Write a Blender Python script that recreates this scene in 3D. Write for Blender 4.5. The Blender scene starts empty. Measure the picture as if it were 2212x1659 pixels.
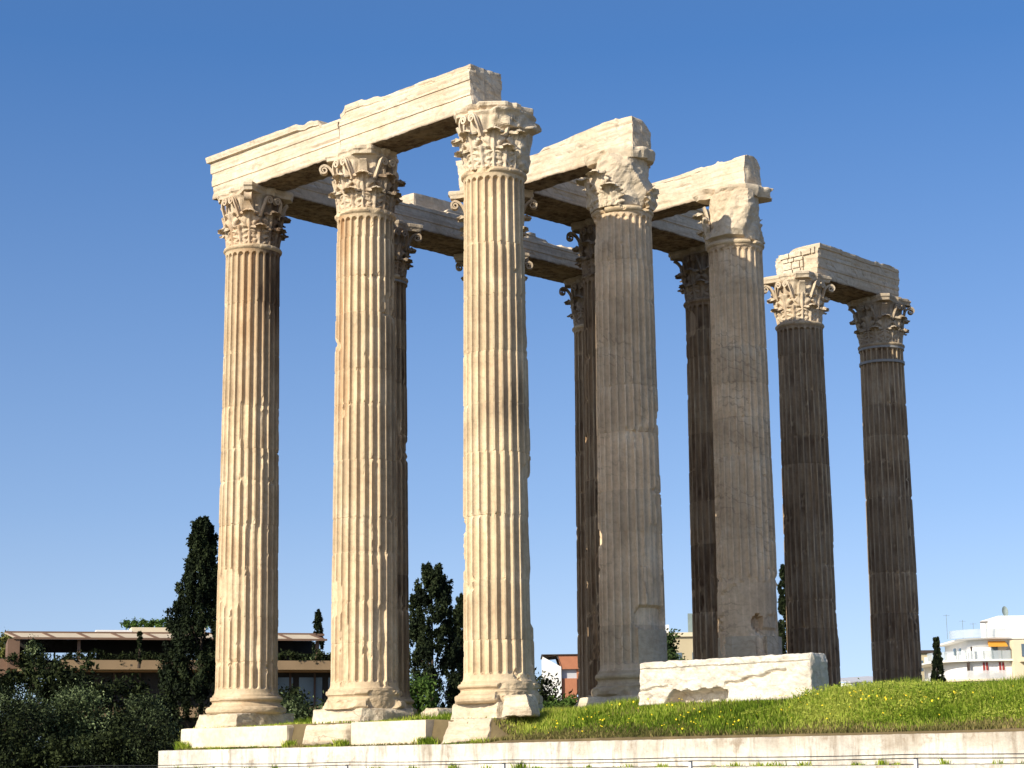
import bpy, math, random
import numpy as np
from mathutils import Matrix, Vector

# ------------------------------------------------------------------ scene, camera, light
SC = bpy.context.scene
COL = SC.collection
YAW = -0.775524186
CAMP = np.array([0.439104462, -52.0653701, -1.13009343])
PIT, ROL, FPX = 0.195183848, -0.0120911693, 4143.42887      # pixels of a 2212 px wide picture
_c, _s = math.cos(PIT), math.sin(PIT)
FW = np.array([0, _c, _s]); _up = np.array([0, -_s, _c]); _r = np.array([1., 0, 0])
RT = math.cos(ROL)*_r + math.sin(ROL)*_up
UP = -math.sin(ROL)*_r + math.cos(ROL)*_up
UV_U = np.array([math.cos(YAW), math.sin(YAW), 0.]); UV_V = np.array([-math.sin(YAW), math.cos(YAW), 0.])
SP = 5.5

cam_d = bpy.data.cameras.new('camera'); cam = bpy.data.objects.new('camera', cam_d); COL.objects.link(cam)
cam_d.sensor_width = 36; cam_d.lens = FPX/2212*36; cam_d.clip_end = 9000; cam_d.clip_start = .5
cam.matrix_world = Matrix(((RT[0], UP[0], -FW[0], CAMP[0]), (RT[1], UP[1], -FW[1], CAMP[1]), (RT[2], UP[2], -FW[2], CAMP[2]), (0, 0, 0, 1)))
SC.camera = cam
SC.render.resolution_x = 1024; SC.render.resolution_y = 768

SUN_EL = math.radians(29.8)
SUN_AZ = math.radians(43.6)          # heading the light travels to, from +X
world = bpy.data.worlds.new('World'); SC.world = world; world.use_nodes = True
nt = world.node_tree
sky = nt.nodes.new('ShaderNodeTexSky'); sky.sky_type = 'NISHITA'; sky.sun_disc = False
sky.sun_elevation = SUN_EL
tosun = np.array([-math.cos(SUN_AZ)*math.cos(SUN_EL), -math.sin(SUN_AZ)*math.cos(SUN_EL), math.sin(SUN_EL)])
sky.sun_rotation = math.atan2(tosun[0], tosun[1])
sky.altitude = 100; sky.air_density = 1.0; sky.dust_density = 1.3; sky.ozone_density = 4.0
bg = nt.nodes['Background']; bg.inputs['Strength'].default_value = 0.13
tc_ = nt.nodes.new('ShaderNodeTexCoord'); vm_ = nt.nodes.new('ShaderNodeVectorMath'); vm_.operation = 'ADD'; vm_.inputs[1].default_value = (0, 0, .10)
nt.links.new(tc_.outputs['Generated'], vm_.inputs[0]); nt.links.new(vm_.outputs[0], sky.inputs['Vector'])
hs0 = nt.nodes.new('ShaderNodeHueSaturation'); hs0.inputs['Hue'].default_value = .505; nt.links.new(sky.outputs[0], hs0.inputs['Color'])
sx_ = nt.nodes.new('ShaderNodeSeparateXYZ'); nt.links.new(tc_.outputs['Generated'], sx_.inputs[0])
cr_ = nt.nodes.new('ShaderNodeValToRGB'); el_ = cr_.color_ramp.elements
while len(el_) < 5: el_.new(.5)
for e_, (p_, v_) in zip(el_, ((0., .70), (.13, .98), (.36, 1.20), (.6, 1.05), (1., .85))): e_.position = p_; e_.color = (v_/1.5, v_/1.5, v_/1.5, 1)
nt.links.new(sx_.outputs['Z'], cr_.inputs[0]); mu_ = nt.nodes.new('ShaderNodeMath'); mu_.operation = 'MULTIPLY'; mu_.inputs[1].default_value = 1.5
nt.links.new(cr_.outputs[0], mu_.inputs[0]); nt.links.new(mu_.outputs[0], hs0.inputs['Saturation'])
nt.links.new(hs0.outputs[0], bg.inputs[0])
sun_d = bpy.data.lights.new('sun', 'SUN'); sun_d.energy = 5.0; sun_d.angle = math.radians(.5); sun_d.color = (1, .915, .76)
sun = bpy.data.objects.new('sun', sun_d); COL.objects.link(sun)
sun.rotation_euler = Vector(tuple(-tosun)).to_track_quat('-Z', 'Y').to_euler()
SC.view_settings.view_transform = 'Standard'; SC.view_settings.look = 'None'
SC.view_settings.exposure = 0.42; SC.view_settings.gamma = 1
try: SC.view_settings.use_curve_mapping = False
except Exception: pass

def P(px, py, d):                     # a point seen at (px, py) of the 2212 px wide photograph, d metres deep
    return CAMP + (FW + (px-1106)/FPX*RT - (py-829.5)/FPX*UP)*d
def G(i, j, z=0., du=0., dv=0.):
    p = ((i-2)*SP+du)*UV_U + (j*SP+dv)*UV_V; p[2] += z; return p

# ------------------------------------------------------------------ numpy helpers
def _hash(ix, iy, iz, seed):
    h = (ix.astype(np.int64)*374761393 + iy.astype(np.int64)*668265263 + iz.astype(np.int64)*2147483647 + seed*974634777) & 0xffffffff
    h = ((h ^ (h >> 13))*1274126177) & 0xffffffff
    h = ((h ^ (h >> 16))*2246822519) & 0xffffffff
    return ((h ^ (h >> 15)) & 0xffff)/32767.5 - 1.
def vnoise(Q, seed=0):
    Q = np.asarray(Q, float); i = np.floor(Q).astype(np.int64); f = Q-i; f = f*f*(3-2*f)
    out = 0
    for dx in (0, 1):
        wx = f[:, 0] if dx else 1-f[:, 0]
        for dy in (0, 1):
            wy = f[:, 1] if dy else 1-f[:, 1]
            for dz in (0, 1):
                wz = f[:, 2] if dz else 1-f[:, 2]
                out = out + wx*wy*wz*_hash(i[:, 0]+dx, i[:, 1]+dy, i[:, 2]+dz, seed)
    return out
def fbm(Q, seed=0, o=3):
    Q = np.asarray(Q, float); a = 1.; t = 0; n = 0
    for k in range(o):
        t = t + a*vnoise(Q*(2**k)+k*17.3, seed+k*7); n += a; a *= .5
    return t/n
def sstep(a, b, x):
    t = np.clip((x-a)/(b-a), 0, 1); return t*t*(3-2*t)

def mesh_obj(name, V, faces, mat, parent=None, attrs=None, smooth=False):
    """faces: list of (n,k) int arrays"""
    V = np.asarray(V, np.float32)
    if not isinstance(faces, list): faces = [faces]
    faces = [np.asarray(f, np.int32) for f in faces if len(f)]
    me = bpy.data.meshes.new(name)
    me.vertices.add(len(V)); me.vertices.foreach_set('co', V.ravel())
    li = np.concatenate([f.ravel() for f in faces])
    tot = np.concatenate([np.full(len(f), f.shape[1], np.int32) for f in faces])
    st = np.concatenate([[0], np.cumsum(tot)[:-1]]).astype(np.int32)
    me.loops.add(len(li)); me.loops.foreach_set('vertex_index', li)
    me.polygons.add(len(tot)); me.polygons.foreach_set('loop_start', st); me.polygons.foreach_set('loop_total', tot)
    me.polygons.foreach_set('use_smooth', np.full(len(tot), bool(smooth)))
    me.update(calc_edges=True); me.validate()
    for k, v in (attrs or {}).items():
        at = me.attributes.new(k, 'FLOAT', 'POINT'); at.data.foreach_set('value', np.asarray(v, np.float32))
    if mat: me.materials.append(mat)
    o = bpy.data.objects.new(name, me); COL.objects.link(o)
    if parent: o.parent = parent
    return o
def tag(o, label=None, cat=None, group=None, kind=None):
    if label: o['label'] = label
    if cat: o['category'] = cat
    if group: o['group'] = group
    if kind: o['kind'] = kind
    return o
def empty(name, loc, rz=0., label=None, cat=None, group=None):
    o = bpy.data.objects.new(name, None); COL.objects.link(o); o.empty_display_size = .3
    o.location = tuple(loc); o.rotation_euler = (0, 0, rz)
    return tag(o, label, cat, group)

def grid_faces(nr, nc, wrap=False, off=0):
    r = np.arange(nr-1)[:, None]; c = np.arange(nc if wrap else nc-1)[None, :]
    a = r*nc+c; b = r*nc+(c+1) % nc; d = (r+1)*nc+c; e = (r+1)*nc+(c+1) % nc
    return (np.stack([a, b, e, d], -1).reshape(-1, 4)+off).astype(np.int32)
def lathe(prof, n=64, cap=True):
    prof = np.asarray(prof, float); th = np.arange(n)/n*2*math.pi
    V = np.stack([prof[:, 0:1]*np.cos(th), prof[:, 0:1]*np.sin(th), np.repeat(prof[:, 1:2], n, 1)], -1).reshape(-1, 3)
    F = [grid_faces(len(prof), n, True)]
    if cap:
        F.append(np.arange(n)[::-1][None]); F.append((np.arange(n)+(len(prof)-1)*n)[None])
    return V, F
def boxgrid(xs, ys, zs):
    """closed box surface with the given grid levels"""
    xs, ys, zs = map(lambda a: np.asarray(a, float), (xs, ys, zs)); Vs = []; Fs = []; off = 0
    def add(A, B, fn, flip):
        nonlocal off
        a, b = np.meshgrid(A, B, indexing='ij'); V = fn(a.ravel(), b.ravel()); F = grid_faces(len(A), len(B), False, off)
        if flip: F = F[:, ::-1]
        Vs.append(V); Fs.append(F); off += len(V)
    for z, fl in ((zs[0], False), (zs[-1], True)): add(xs, ys, lambda a, b, z=z: np.stack([a, b, np.full_like(a, z)], -1), fl)
    for y, fl in ((ys[0], True), (ys[-1], False)): add(xs, zs, lambda a, b, y=y: np.stack([a, np.full_like(a, y), b], -1), fl)
    for x, fl in ((xs[0], False), (xs[-1], True)): add(ys, zs, lambda a, b, x=x: np.stack([np.full_like(a, x), a, b], -1), fl)
    V = np.concatenate(Vs); F = np.concatenate(Fs)
    key = np.round(V*1e4).astype(np.int64); _, idx, inv = np.unique(key, axis=0, return_index=True, return_inverse=True)
    return V[idx], inv.ravel()[F].astype(np.int32)
def lev(a, b, step):
    n = max(1, int(round((b-a)/step))); return np.linspace(a, b, n+1)
def erode(V, lo, hi, rad, amp, seed, freq=1.2, rough=.01, rf=6., bias=0.):
    """round and chip the edges of a box-like stone"""
    lo, hi = np.asarray(lo, float), np.asarray(hi, float)
    W = V+seed*3.7
    rho = rad + amp*np.clip(fbm(W*freq, seed, 3)+bias, 0, None)*1.8
    rho = np.minimum(rho, .48*np.min(hi-lo))[:, None]
    d = np.minimum(V-lo, hi-V); sg = np.where(V-lo < hi-V, -1., 1.)
    q = np.clip(rho-d, 0, None); L = np.linalg.norm(q, axis=1, keepdims=True)
    ex = np.clip(L-rho, 0, None)
    V2 = V - sg*q/np.maximum(L, 1e-6)*ex
    n = sg*(q/np.maximum(L, 1e-6))
    return V2 + n*(fbm(W*rf, seed+5, 3)*rough)[:, None]

# ------------------------------------------------------------------ materials
def new_mat(name):
    m = bpy.data.materials.new(name); m.use_nodes = True
    t = m.node_tree; b = t.nodes['Principled BSDF']; b.inputs['Specular IOR Level'].default_value = .25
    return m, t, b
def nd(t, typ, **kw):
    n = t.nodes.new(typ)
    for k, v in kw.items(): setattr(n, k, v)
    return n
def mixc(t, fac, a, b, mode='MIX'):
    n = nd(t, 'ShaderNodeMix', data_type='RGBA', blend_type=mode)
    for sock, v in ((n.inputs['Factor'], fac), (n.inputs['A'], a), (n.inputs['B'], b)):
        if hasattr(v, 'is_linked') or hasattr(v, 'links'): t.links.new(v, sock)
        elif isinstance(v, (int, float)): sock.default_value = v
        else: sock.default_value = (*v, 1)
    return n.outputs['Result']
def noise(t, vec, scale, detail=4, rough=.55, dist=0.):
    n = nd(t, 'ShaderNodeTexNoise'); n.inputs['Scale'].default_value = scale; n.inputs['Detail'].default_value = detail
    n.inputs['Roughness'].default_value = rough; n.inputs['Distortion'].default_value = dist
    t.links.new(vec, n.inputs['Vector']); return n.outputs['Fac']
def ramp(t, fac, stops):
    n = nd(t, 'ShaderNodeValToRGB'); e = n.color_ramp.elements
    while len(e) < len(stops): e.new(.5)
    for k, (p, c) in enumerate(stops):
        e[k].position = p; e[k].color = (*c, 1) if not isinstance(c, (int, float)) else (c, c, c, 1)
    t.links.new(fac, n.inputs['Fac']); return n.outputs['Color']
def mapping(t, scale):
    g = nd(t, 'ShaderNodeNewGeometry'); m = nd(t, 'ShaderNodeMapping'); m.inputs['Scale'].default_value = scale
    t.links.new(g.outputs['Position'], m.inputs['Vector']); return m.outputs[0]
def math_n(t, op, a, b=None):
    n = nd(t, 'ShaderNodeMath', operation=op)
    for k, v in enumerate((a, b)):
        if v is None: continue
        if isinstance(v, (int, float)): n.inputs[k].default_value = v
        else: t.links.new(v, n.inputs[k])
    return n.outputs[0]

def stone(name, c1, c2, c3, bump=.4, vein=.5, dirt=(.098, .060, .036), warm=(.40, .235, .115), streak=0., lam=0.):
    m, t, b = new_mat(name); pos = mapping(t, (1, 1, 1))
    n1 = noise(t, pos, .9, 6, .6, .4)
    col = ramp(t, n1, [(.3, c1), (.52, c2), (.72, c3)])
    n2 = noise(t, pos, 7., 6, .65)
    col = mixc(t, .5, col, ramp(t, n2, [(.3, .55), (.55, .95), (.75, 1.0)]), 'MULTIPLY')
    # grey diagonal veins
    mp = mapping(t, (1.2, 1.2, 2.2)); w = nd(t, 'ShaderNodeTexWave', wave_type='BANDS', bands_direction='DIAGONAL')
    w.inputs['Scale'].default_value = .7; w.inputs['Distortion'].default_value = 9; w.inputs['Detail'].default_value = 4; w.inputs['Detail Scale'].default_value = 1.6
    t.links.new(mp, w.inputs['Vector'])
    vm = math_n(t, 'MULTIPLY', ramp(t, w.outputs['Fac'], [(.0, 1.), (.05, .35), (.14, 0.)]), ramp(t, noise(t, pos, .6, 2), [(.45, 0.), (.65, vein)]))
    col = mixc(t, vm, col, (.20, .15, .11))
    # attributes: tone (drum to drum, paler arrises), warm (iron stain), dirt (crust, painted shade under beams)
    at = nd(t, 'ShaderNodeAttribute', attribute_name='tone'); tn = math_n(t, 'ADD', math_n(t, 'MULTIPLY', at.outputs['Fac'], .3), 1.)
    hs = nd(t, 'ShaderNodeHueSaturation'); t.links.new(tn, hs.inputs['Value']); t.links.new(col, hs.inputs['Color']); col = hs.outputs[0]
    ps = mapping(t, (2.6, 2.6, .35)); ns = noise(t, ps, 1., 5, .65)
    aw = nd(t, 'ShaderNodeAttribute', attribute_name='warm')
    wf = math_n(t, 'MULTIPLY', aw.outputs['Fac'], ramp(t, ns, [(.35, .15), (.62, 1.)]))
    col = mixc(t, wf, col, warm)
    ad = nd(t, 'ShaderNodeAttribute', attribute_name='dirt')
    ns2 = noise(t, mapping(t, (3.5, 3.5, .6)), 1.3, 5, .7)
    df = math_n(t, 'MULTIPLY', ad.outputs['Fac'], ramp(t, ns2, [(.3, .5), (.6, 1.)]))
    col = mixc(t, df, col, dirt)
    if lam:      # bedding lines along the length of a block
        tc = nd(t, 'ShaderNodeTexCoord'); mpl = nd(t, 'ShaderNodeMapping'); mpl.inputs['Scale'].default_value = (.45, 2.5, 9.); t.links.new(tc.outputs['Object'], mpl.inputs['Vector'])
        nl_ = noise(t, mpl.outputs[0], 1., 6, .7, .3)
        col = mixc(t, ramp(t, nl_, [(.50, 0.), (.60, lam)]), col, (.36, .27, .18)); col = mixc(t, ramp(t, nl_, [(.27, lam*.8), (.36, 0.)]), col, (.42, .38, .33))
        col = mixc(t, ramp(t, noise(t, pos, 1.1, 6, .7), [(.58, 0.), (.70, lam*.7)]), col, (.40, .26, .13))
    if streak:
        sf = ramp(t, noise(t, mapping(t, (2.2, 2.2, .25)), 1.6, 6, .75), [(.5, 0.), (.72, streak)])
        col = mixc(t, sf, col, (.16, .115, .07))
        sf2 = ramp(t, noise(t, pos, 2.3, 7, .75), [(.56, 0.), (.68, streak*.8)])
        col = mixc(t, sf2, col, (.22, .16, .10))
    t.links.new(col, b.inputs['Base Color']); b.inputs['Roughness'].default_value = .85
    bp = nd(t, 'ShaderNodeBump'); bp.inputs['Strength'].default_value = bump; bp.inputs['Distance'].default_value = .03
    hh = math_n(t, 'ADD', math_n(t, 'MULTIPLY', n2, 1.), math_n(t, 'MULTIPLY', noise(t, pos, 28, 5, .7), .4))
    t.links.new(hh, bp.inputs['Height']); t.links.new(bp.outputs[0], b.inputs['Normal'])
    return m
M_MARBLE = stone('weathered_marble', (.47, .35, .22), (.585, .457, .295), (.66, .545, .385), .5, .25)
M_CRACK = stone('cracked_marble', (.53, .39, .25), (.66, .50, .33), (.73, .60, .43), .6, .5)
M_CAP = stone('capital_marble', (.52, .415, .285), (.62, .515, .375), (.69, .59, .45), .6, .2)
M_PALE = stone('pale_marble', (.50, .41, .29), (.62, .53, .39), (.69, .61, .47), .9, .6, lam=.4)
M_BEAM = stone('architrave_marble', (.56, .46, .32), (.66, .56, .42), (.72, .63, .50), .7, .5, lam=.5)
M_BLOCK = stone('fallen_block_marble', (.60, .53, .43), (.69, .63, .53), (.75, .70, .61), .9, .5, lam=.3)
M_NEW = stone('new_marble', (.62, .52, .37), (.69, .60, .45), (.73, .65, .50), .3, .15)
M_STEP = stone('stained_limestone', (.60, .55, .46), (.70, .66, .58), (.76, .73, .66), .7, .2, warm=(.30, .235, .16), streak=.8)

def plain(name, col, rough=.7, var=.15, scale=3., metal=0., spec=.25):
    m, t, b = new_mat(name); pos = mapping(t, (1, 1, 1))
    c = mixc(t, 1., (*col,), ramp(t, noise(t, pos, scale, 5, .6), [(.3, 1-var), (.7, 1.)]), 'MULTIPLY')
    t.links.new(c, b.inputs['Base Color']); b.inputs['Roughness'].default_value = rough; b.inputs['Metallic'].default_value = metal
    b.inputs['Specular IOR Level'].default_value = spec; return m
def leafy(name, dark, mid, light, trans=.15, scale=.8, rough=.55):
    m, t, b = new_mat(name); pos = mapping(t, (1, 1, 1))
    at = nd(t, 'ShaderNodeAttribute', attribute_name='tone')
    f = math_n(t, 'ADD', math_n(t, 'MULTIPLY', at.outputs['Fac'], .32), noise(t, pos, scale, 3))
    col = ramp(t, f, [(.3, dark), (.5, mid), (.75, light)])
    t.links.new(col, b.inputs['Base Color']); b.inputs['Roughness'].default_value = rough+.2; b.inputs['Specular IOR Level'].default_value = .08
    if trans:
        tr = nd(t, 'ShaderNodeBsdfTranslucent'); t.links.new(col, tr.inputs['Color'])
        mx = nd(t, 'ShaderNodeMixShader'); mx.inputs[0].default_value = trans
        t.links.new(b.outputs[0], mx.inputs[1]); t.links.new(tr.outputs[0], mx.inputs[2])
        t.links.new(mx.outputs[0], t.nodes['Material Output'].inputs[0])
    return m
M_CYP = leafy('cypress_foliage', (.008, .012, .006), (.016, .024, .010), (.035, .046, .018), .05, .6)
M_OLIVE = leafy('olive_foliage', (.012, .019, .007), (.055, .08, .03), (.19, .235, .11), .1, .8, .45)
M_OLIVED = leafy('shaded_olive_foliage', (.008, .012, .005), (.028, .042, .016), (.11, .14, .065), .1, .9, .45)  # darker copy of the olive leaves, shade put into the colour
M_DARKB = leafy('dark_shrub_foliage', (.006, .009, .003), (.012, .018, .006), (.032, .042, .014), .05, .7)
M_GREENB = leafy('bright_shrub_foliage', (.03, .06, .012), (.06, .11, .02), (.11, .17, .04), .15, .8)
M_YEL = leafy('yellowing_foliage', (.05, .06, .015), (.11, .12, .03), (.2, .2, .06), .15, .8)
M_PINE = leafy('pine_foliage', (.015, .03, .01), (.035, .06, .018), (.07, .1, .03), .1, .8)
M_GRASS = leafy('grass_blades', (.085, .14, .012), (.24, .34, .03), (.44, .47, .09), .4, .3, .5)
M_GRASSD = leafy('dry_grass_blades', (.10, .10, .03), (.18, .16, .05), (.28, .22, .09), .2, .5)
M_FLOWER = plain('flower_yellow', (.85, .62, .03), .5, .1)
M_SOIL = plain('soil', (.16, .12, .06), .95, .5, 1.5)
M_TRUNK = plain('bark', (.07, .05, .035), .9, .4, 4)
M_IRON = plain('galvanised_band', (.30, .29, .27), .6, .2, 8, 0.)
M_DARKIRON = plain('dark_iron', (.03, .03, .032), .5, .2, 8, .5)

# ------------------------------------------------------------------ temple columns
NFL = 24
CAMANG = -math.pi/2 - YAW           # local angle that faces the camera
def vang(a): return CAMANG + math.radians(a)
Z0, Z1 = 1.0, 15.03
def adiff(a, b): return (a-b+math.pi) % (2*math.pi)-math.pi

def shaft(name, parent, seed, wear=.5, blobs=(), dirt=0., warm=0., banding=.3, step=.085, dirtfn=None, warmfn=None, z0=Z0, mat=None, noflute=None):
    rs = np.random.RandomState(seed)
    tl = np.array([-.085, .085, .13, .2, .31, .42, .5, .58, .69, .8, .87]); s = (tl-.5)/.415
    prof = np.where(np.abs(s) < 1, np.sqrt(np.clip(1-s**2, 0, 1)), 0.); prof[2] = max(prof[2], .45); prof[-1] = max(prof[-1], .45)
    S = np.tile(np.clip(s, -1, 1), NFL); D = np.tile(prof, NFL)
    th = ((np.arange(NFL)[:, None]+tl[None])/NFL*2*math.pi).ravel() + rs.rand()*.26
    js = [z0+1.0+rs.rand()*.4]
    while js[-1] < Z1-1.2: js.append(js[-1]+1.0+rs.rand()*.75)
    js = np.array(js[:-1] if Z1-js[-1] < .7 else js)
    zs = np.concatenate([np.arange(z0, Z1-.4, step), np.arange(Z1-.4, Z1+.001, .03), [z0+.05, z0+.1, z0+.16, z0+.2]] + [[j-.014, j, j+.014] for j in js])
    zs = np.unique(np.round(zs, 4)); nz, nt_ = len(zs), len(th)
    zz, tt = np.meshgrid(zs, th, indexing='ij'); SS = np.broadcast_to(S, zz.shape); DD = np.broadcast_to(D, zz.shape)
    q = (zz-z0)/(Z1-z0)
    R = .962 - .104*q**1.25
    drum = np.searchsorted(js, zz)
    dro = (rs.rand(len(js)+2)-.5)*.012
    R = R + dro[drum]
    R = R + .055*np.exp(-(zz-z0)/.07) + .03*np.exp(-(Z1-zz)/.06)
    # a drum may sit slightly turned
    dtt = ((rs.rand(len(js)+2)-.5)*.025)[drum]
    tt = tt + dtt
    top = Z1-.11-.11*(1-np.sqrt(np.clip(1-SS**2, 0, 1))); bot = z0+.17+.07*(1-np.sqrt(np.clip(1-SS**2, 0, 1)))
    act = sstep(0, .03, top-zz)*sstep(0, .04, zz-bot)
    W = np.stack([np.cos(tt)*R, np.sin(tt)*R, zz], -1).reshape(-1, 3)
    sh = lambda a: a.reshape(zz.shape)
    dep = .106*act
    if noflute is not None: dep = dep*noflute(tt, zz)
    r = R - dep*DD
    big = sh(fbm(W*np.array([.75, .75, .55])+seed*9.1, seed, 3)); med = sh(fbm(W*np.array([3., 3., 1.7])+seed, seed+3, 3)); fine = sh(fbm(W*9.+seed, seed+8, 3))
    jn = np.min(np.abs(zz[:, :1]-js[None]), 1)[:, None]*np.ones_like(zz)
    jb = np.exp(-(jn/.10)**2)
    e1 = big*.8+.55*med+.25*fine-.62+.30*wear+.16*jb
    e2 = med*.9+.45*fine-.66+.26*wear+.34*jb
    Er = .055*sstep(0, .05, e1)+.12*np.clip(e1, 0, .5)*wear + .035*sstep(0, .06, e2) + np.clip(fine-.50+.32*jb, 0, None)*.06
    Er = Er + .018*np.exp(-(jn/.013)**2)
    for (a, z, wa, wz, d) in blobs:
        da = adiff(tt, vang(a))/math.radians(wa); dz = (zz-z)/wz
        k = 1-(np.abs(da)**3+np.abs(dz)**3) + .5*med + .35*fine
        Er = np.maximum(Er, d*sstep(0, .16, k)*(.8+.3*med))
    rE = R-Er
    r = np.minimum(r, rE) - (Er > .012)*.014*(fine+med*.6) + .003*fine
    V = np.stack([np.cos(tt)*r, np.sin(tt)*r, zz], -1).reshape(-1, 3)
    dt = (rs.rand(len(js)+2)-.5)*2*banding
    tone = dt[drum] + .35*big + .3*med
    dband = np.clip(rs.rand(len(js)+2)*1.6-.5, 0, 1)
    da_ = dirt*(.66+.30*dband[drum]+.35*med) + np.zeros_like(zz)
    if dirtfn is not None: da_ = da_ + dirtfn(tt, zz, big, med)
    ar = (DD < .05)*1.; da_ = da_ - (Er > .03)*.4 - .42*ar*np.clip(.5+1.5*med, 0, 1)
    tone = tone + .5*ar*np.clip(.6+med, 0, 1)  # worn arrises, painted paler so flutes show in flat shade
    wa_ = warm*(.5+.8*np.clip(big+.3, 0, 1)) + np.zeros_like(zz)
    if warmfn is not None: wa_ = wa_ + warmfn(tt, zz, big, med)
    F = [grid_faces(nz, nt_, True), np.arange(nt_)[::-1][None], (np.arange(nt_)+(nz-1)*nt_)[None]]
    return mesh_obj(name, V, F, mat or M_MARBLE, parent, dict(tone=tone.ravel(), dirt=np.clip(da_, 0, 1).ravel(), warm=np.clip(wa_, 0, 1).ravel()))

def leaf_mesh(seed, h, w, bell, curl=.12, brk=1., wear=0.):
    """an acanthus leaf standing on the bell, pointing outward along +x; returns V, F"""
    ns, ntt = 23, 28; s = np.linspace(-1, 1, ns); t = np.linspace(0, 1, ntt)*brk; tt, ss = np.meshgrid(t, s, indexing='ij')
    tc = .70; q = np.clip(tt/tc, 0, 1)
    zc = .93*h*q; ph = np.clip((tt-tc)/(1-tc), 0, 1)*math.radians(180)
    rc = bell(zc) + .078 + .075*q**2.2
    cr = curl*(1-.15*ss**2)
    rr = rc + cr*(1-np.cos(ph)); zz = zc + cr*np.sin(ph)*.95 - .05*np.abs(ss)**2*sstep(.5, 1, q)
    wid = w*np.where(tt < tc, .70+.34*np.sin(math.pi*(q*.62+.18)), 1.0-.50*np.clip((tt-tc)/(1-tc), 0, 1)**1.3)
    nl = 4.6; p = tt*nl/tc*.72-.75*np.abs(ss)
    ridge = np.cos(2*math.pi*p); lob = 1-.20*np.clip(np.abs(ss)-.3, 0, 1)/.7*(1-ridge)
    y = ss*wid*lob
    rib = .04*np.exp(-(ss/.12)**2) + .034*ridge*np.clip(np.abs(ss)*1.5, 0, 1)**.8 - .03*np.exp(-((np.abs(ss)-.25)/.10)**2)*(q < .98) - .05*ss**2
    n = fbm(np.stack([tt*7, ss*5, np.full_like(tt, seed*1.7)], -1).reshape(-1, 3), seed, 2).reshape(tt.shape)
    rib = rib*(1-.6*wear) + n*(.016+.05*wear)
    nx = np.cos(ph); nz = np.sin(ph)
    def place(off):
        R_ = rr + (rib+off)*nx; Z_ = zz + (rib+off)*nz*.7
        a = y/np.maximum(rc, .6); return np.stack([R_*np.cos(a), R_*np.sin(a), Z_], -1).reshape(-1, 3)
    V = np.concatenate([place(0.), place(-.075)]); n0 = ns*ntt
    F1 = grid_faces(ntt, ns); F2 = grid_faces(ntt, ns)[:, ::-1]+n0
    b = []
    ring = [k for k in range(ns)]+[(j*ns+ns-1) for j in range(1, ntt)]+[(ntt-1)*ns+k for k in range(ns-2, -1, -1)]+[j*ns for j in range(ntt-2, 0, -1)]
    for k in range(len(ring)):
        p_, q_ = ring[k], ring[(k+1) % len(ring)]; b.append((q_, p_, p_+n0, q_+n0))
    return V, np.concatenate([F1[:, ::-1], F2[:, ::-1], np.array(b, np.int32)])
def ribbon(pts, side, wid, thk):
    """rectangular ribbon along planar path pts (n,3) with constant side vector"""
    pts = np.asarray(pts, float); side = np.asarray(side, float); n = len(pts)
    tg = np.gradient(pts, axis=0); tg /= np.maximum(np.linalg.norm(tg, axis=1, keepdims=True), 1e-9)
    nm = np.cross(tg, side); wid = np.broadcast_to(wid, n)[:, None]; thk = np.broadcast_to(thk, n)[:, None]
    A = [pts+side*wid/2+nm*thk/2, pts+side*wid*.2+nm*thk*.25, pts-side*wid*.2+nm*thk*.25, pts-side*wid/2+nm*thk/2, pts-side*wid/2-nm*thk/2, pts+side*wid/2-nm*thk/2]
    V = np.stack(A, 1).reshape(-1, 3); k = len(A)
    return V, [grid_faces(n, k, True), np.arange(k)[::-1][None], (np.arange(k)+(n-1)*k)[None]]
def spiral_path(stem, cx, cz, r0, r1, turns, sgn=1, n=30, a0=90):
    th = np.radians(a0)-sgn*np.linspace(0, turns*2*math.pi, n); r = r0+(r1-r0)*np.linspace(0, 1, n)**.8
    sp = np.stack([cx+r*np.cos(th), cz+r*np.sin(th)], -1)
    return np.concatenate([np.asarray(stem, float), sp])
def bez(p0, p1, p2, p3, n):
    t = np.linspace(0, 1, n)[:, None]; p0, p1, p2, p3 = map(np.array, (p0, p1, p2, p3))
    return (1-t)**3*p0+3*(1-t)**2*t*p1+3*(1-t)*t*t*p2+t**3*p3

CZ = 15.17           # capital springs here
def bell0(z): return .745 + .075*np.clip(z/1.0, 0, 1) + .10*np.clip((z-.9)/.7, 0, 1)**2
LEAFCACHE = {}
def leaf_data(kind, var, wear):
    k = (kind, var, wear)
    if k not in LEAFCACHE:
        rs = np.random.RandomState(hash((kind == 'hi', var, int(wear*10))) % 9999)
        if kind == 'lo': V, F = leaf_mesh(var, .62, .355, bell0, .062, 1. if var else .74, wear)
        else: V, F = leaf_mesh(var+10, 1.10, .35, lambda z: bell0(z)+.0, .078, 1. if var else .76, wear)
        LEAFCACHE[k] = (V, F, {})
    return LEAFCACHE[k]

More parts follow.
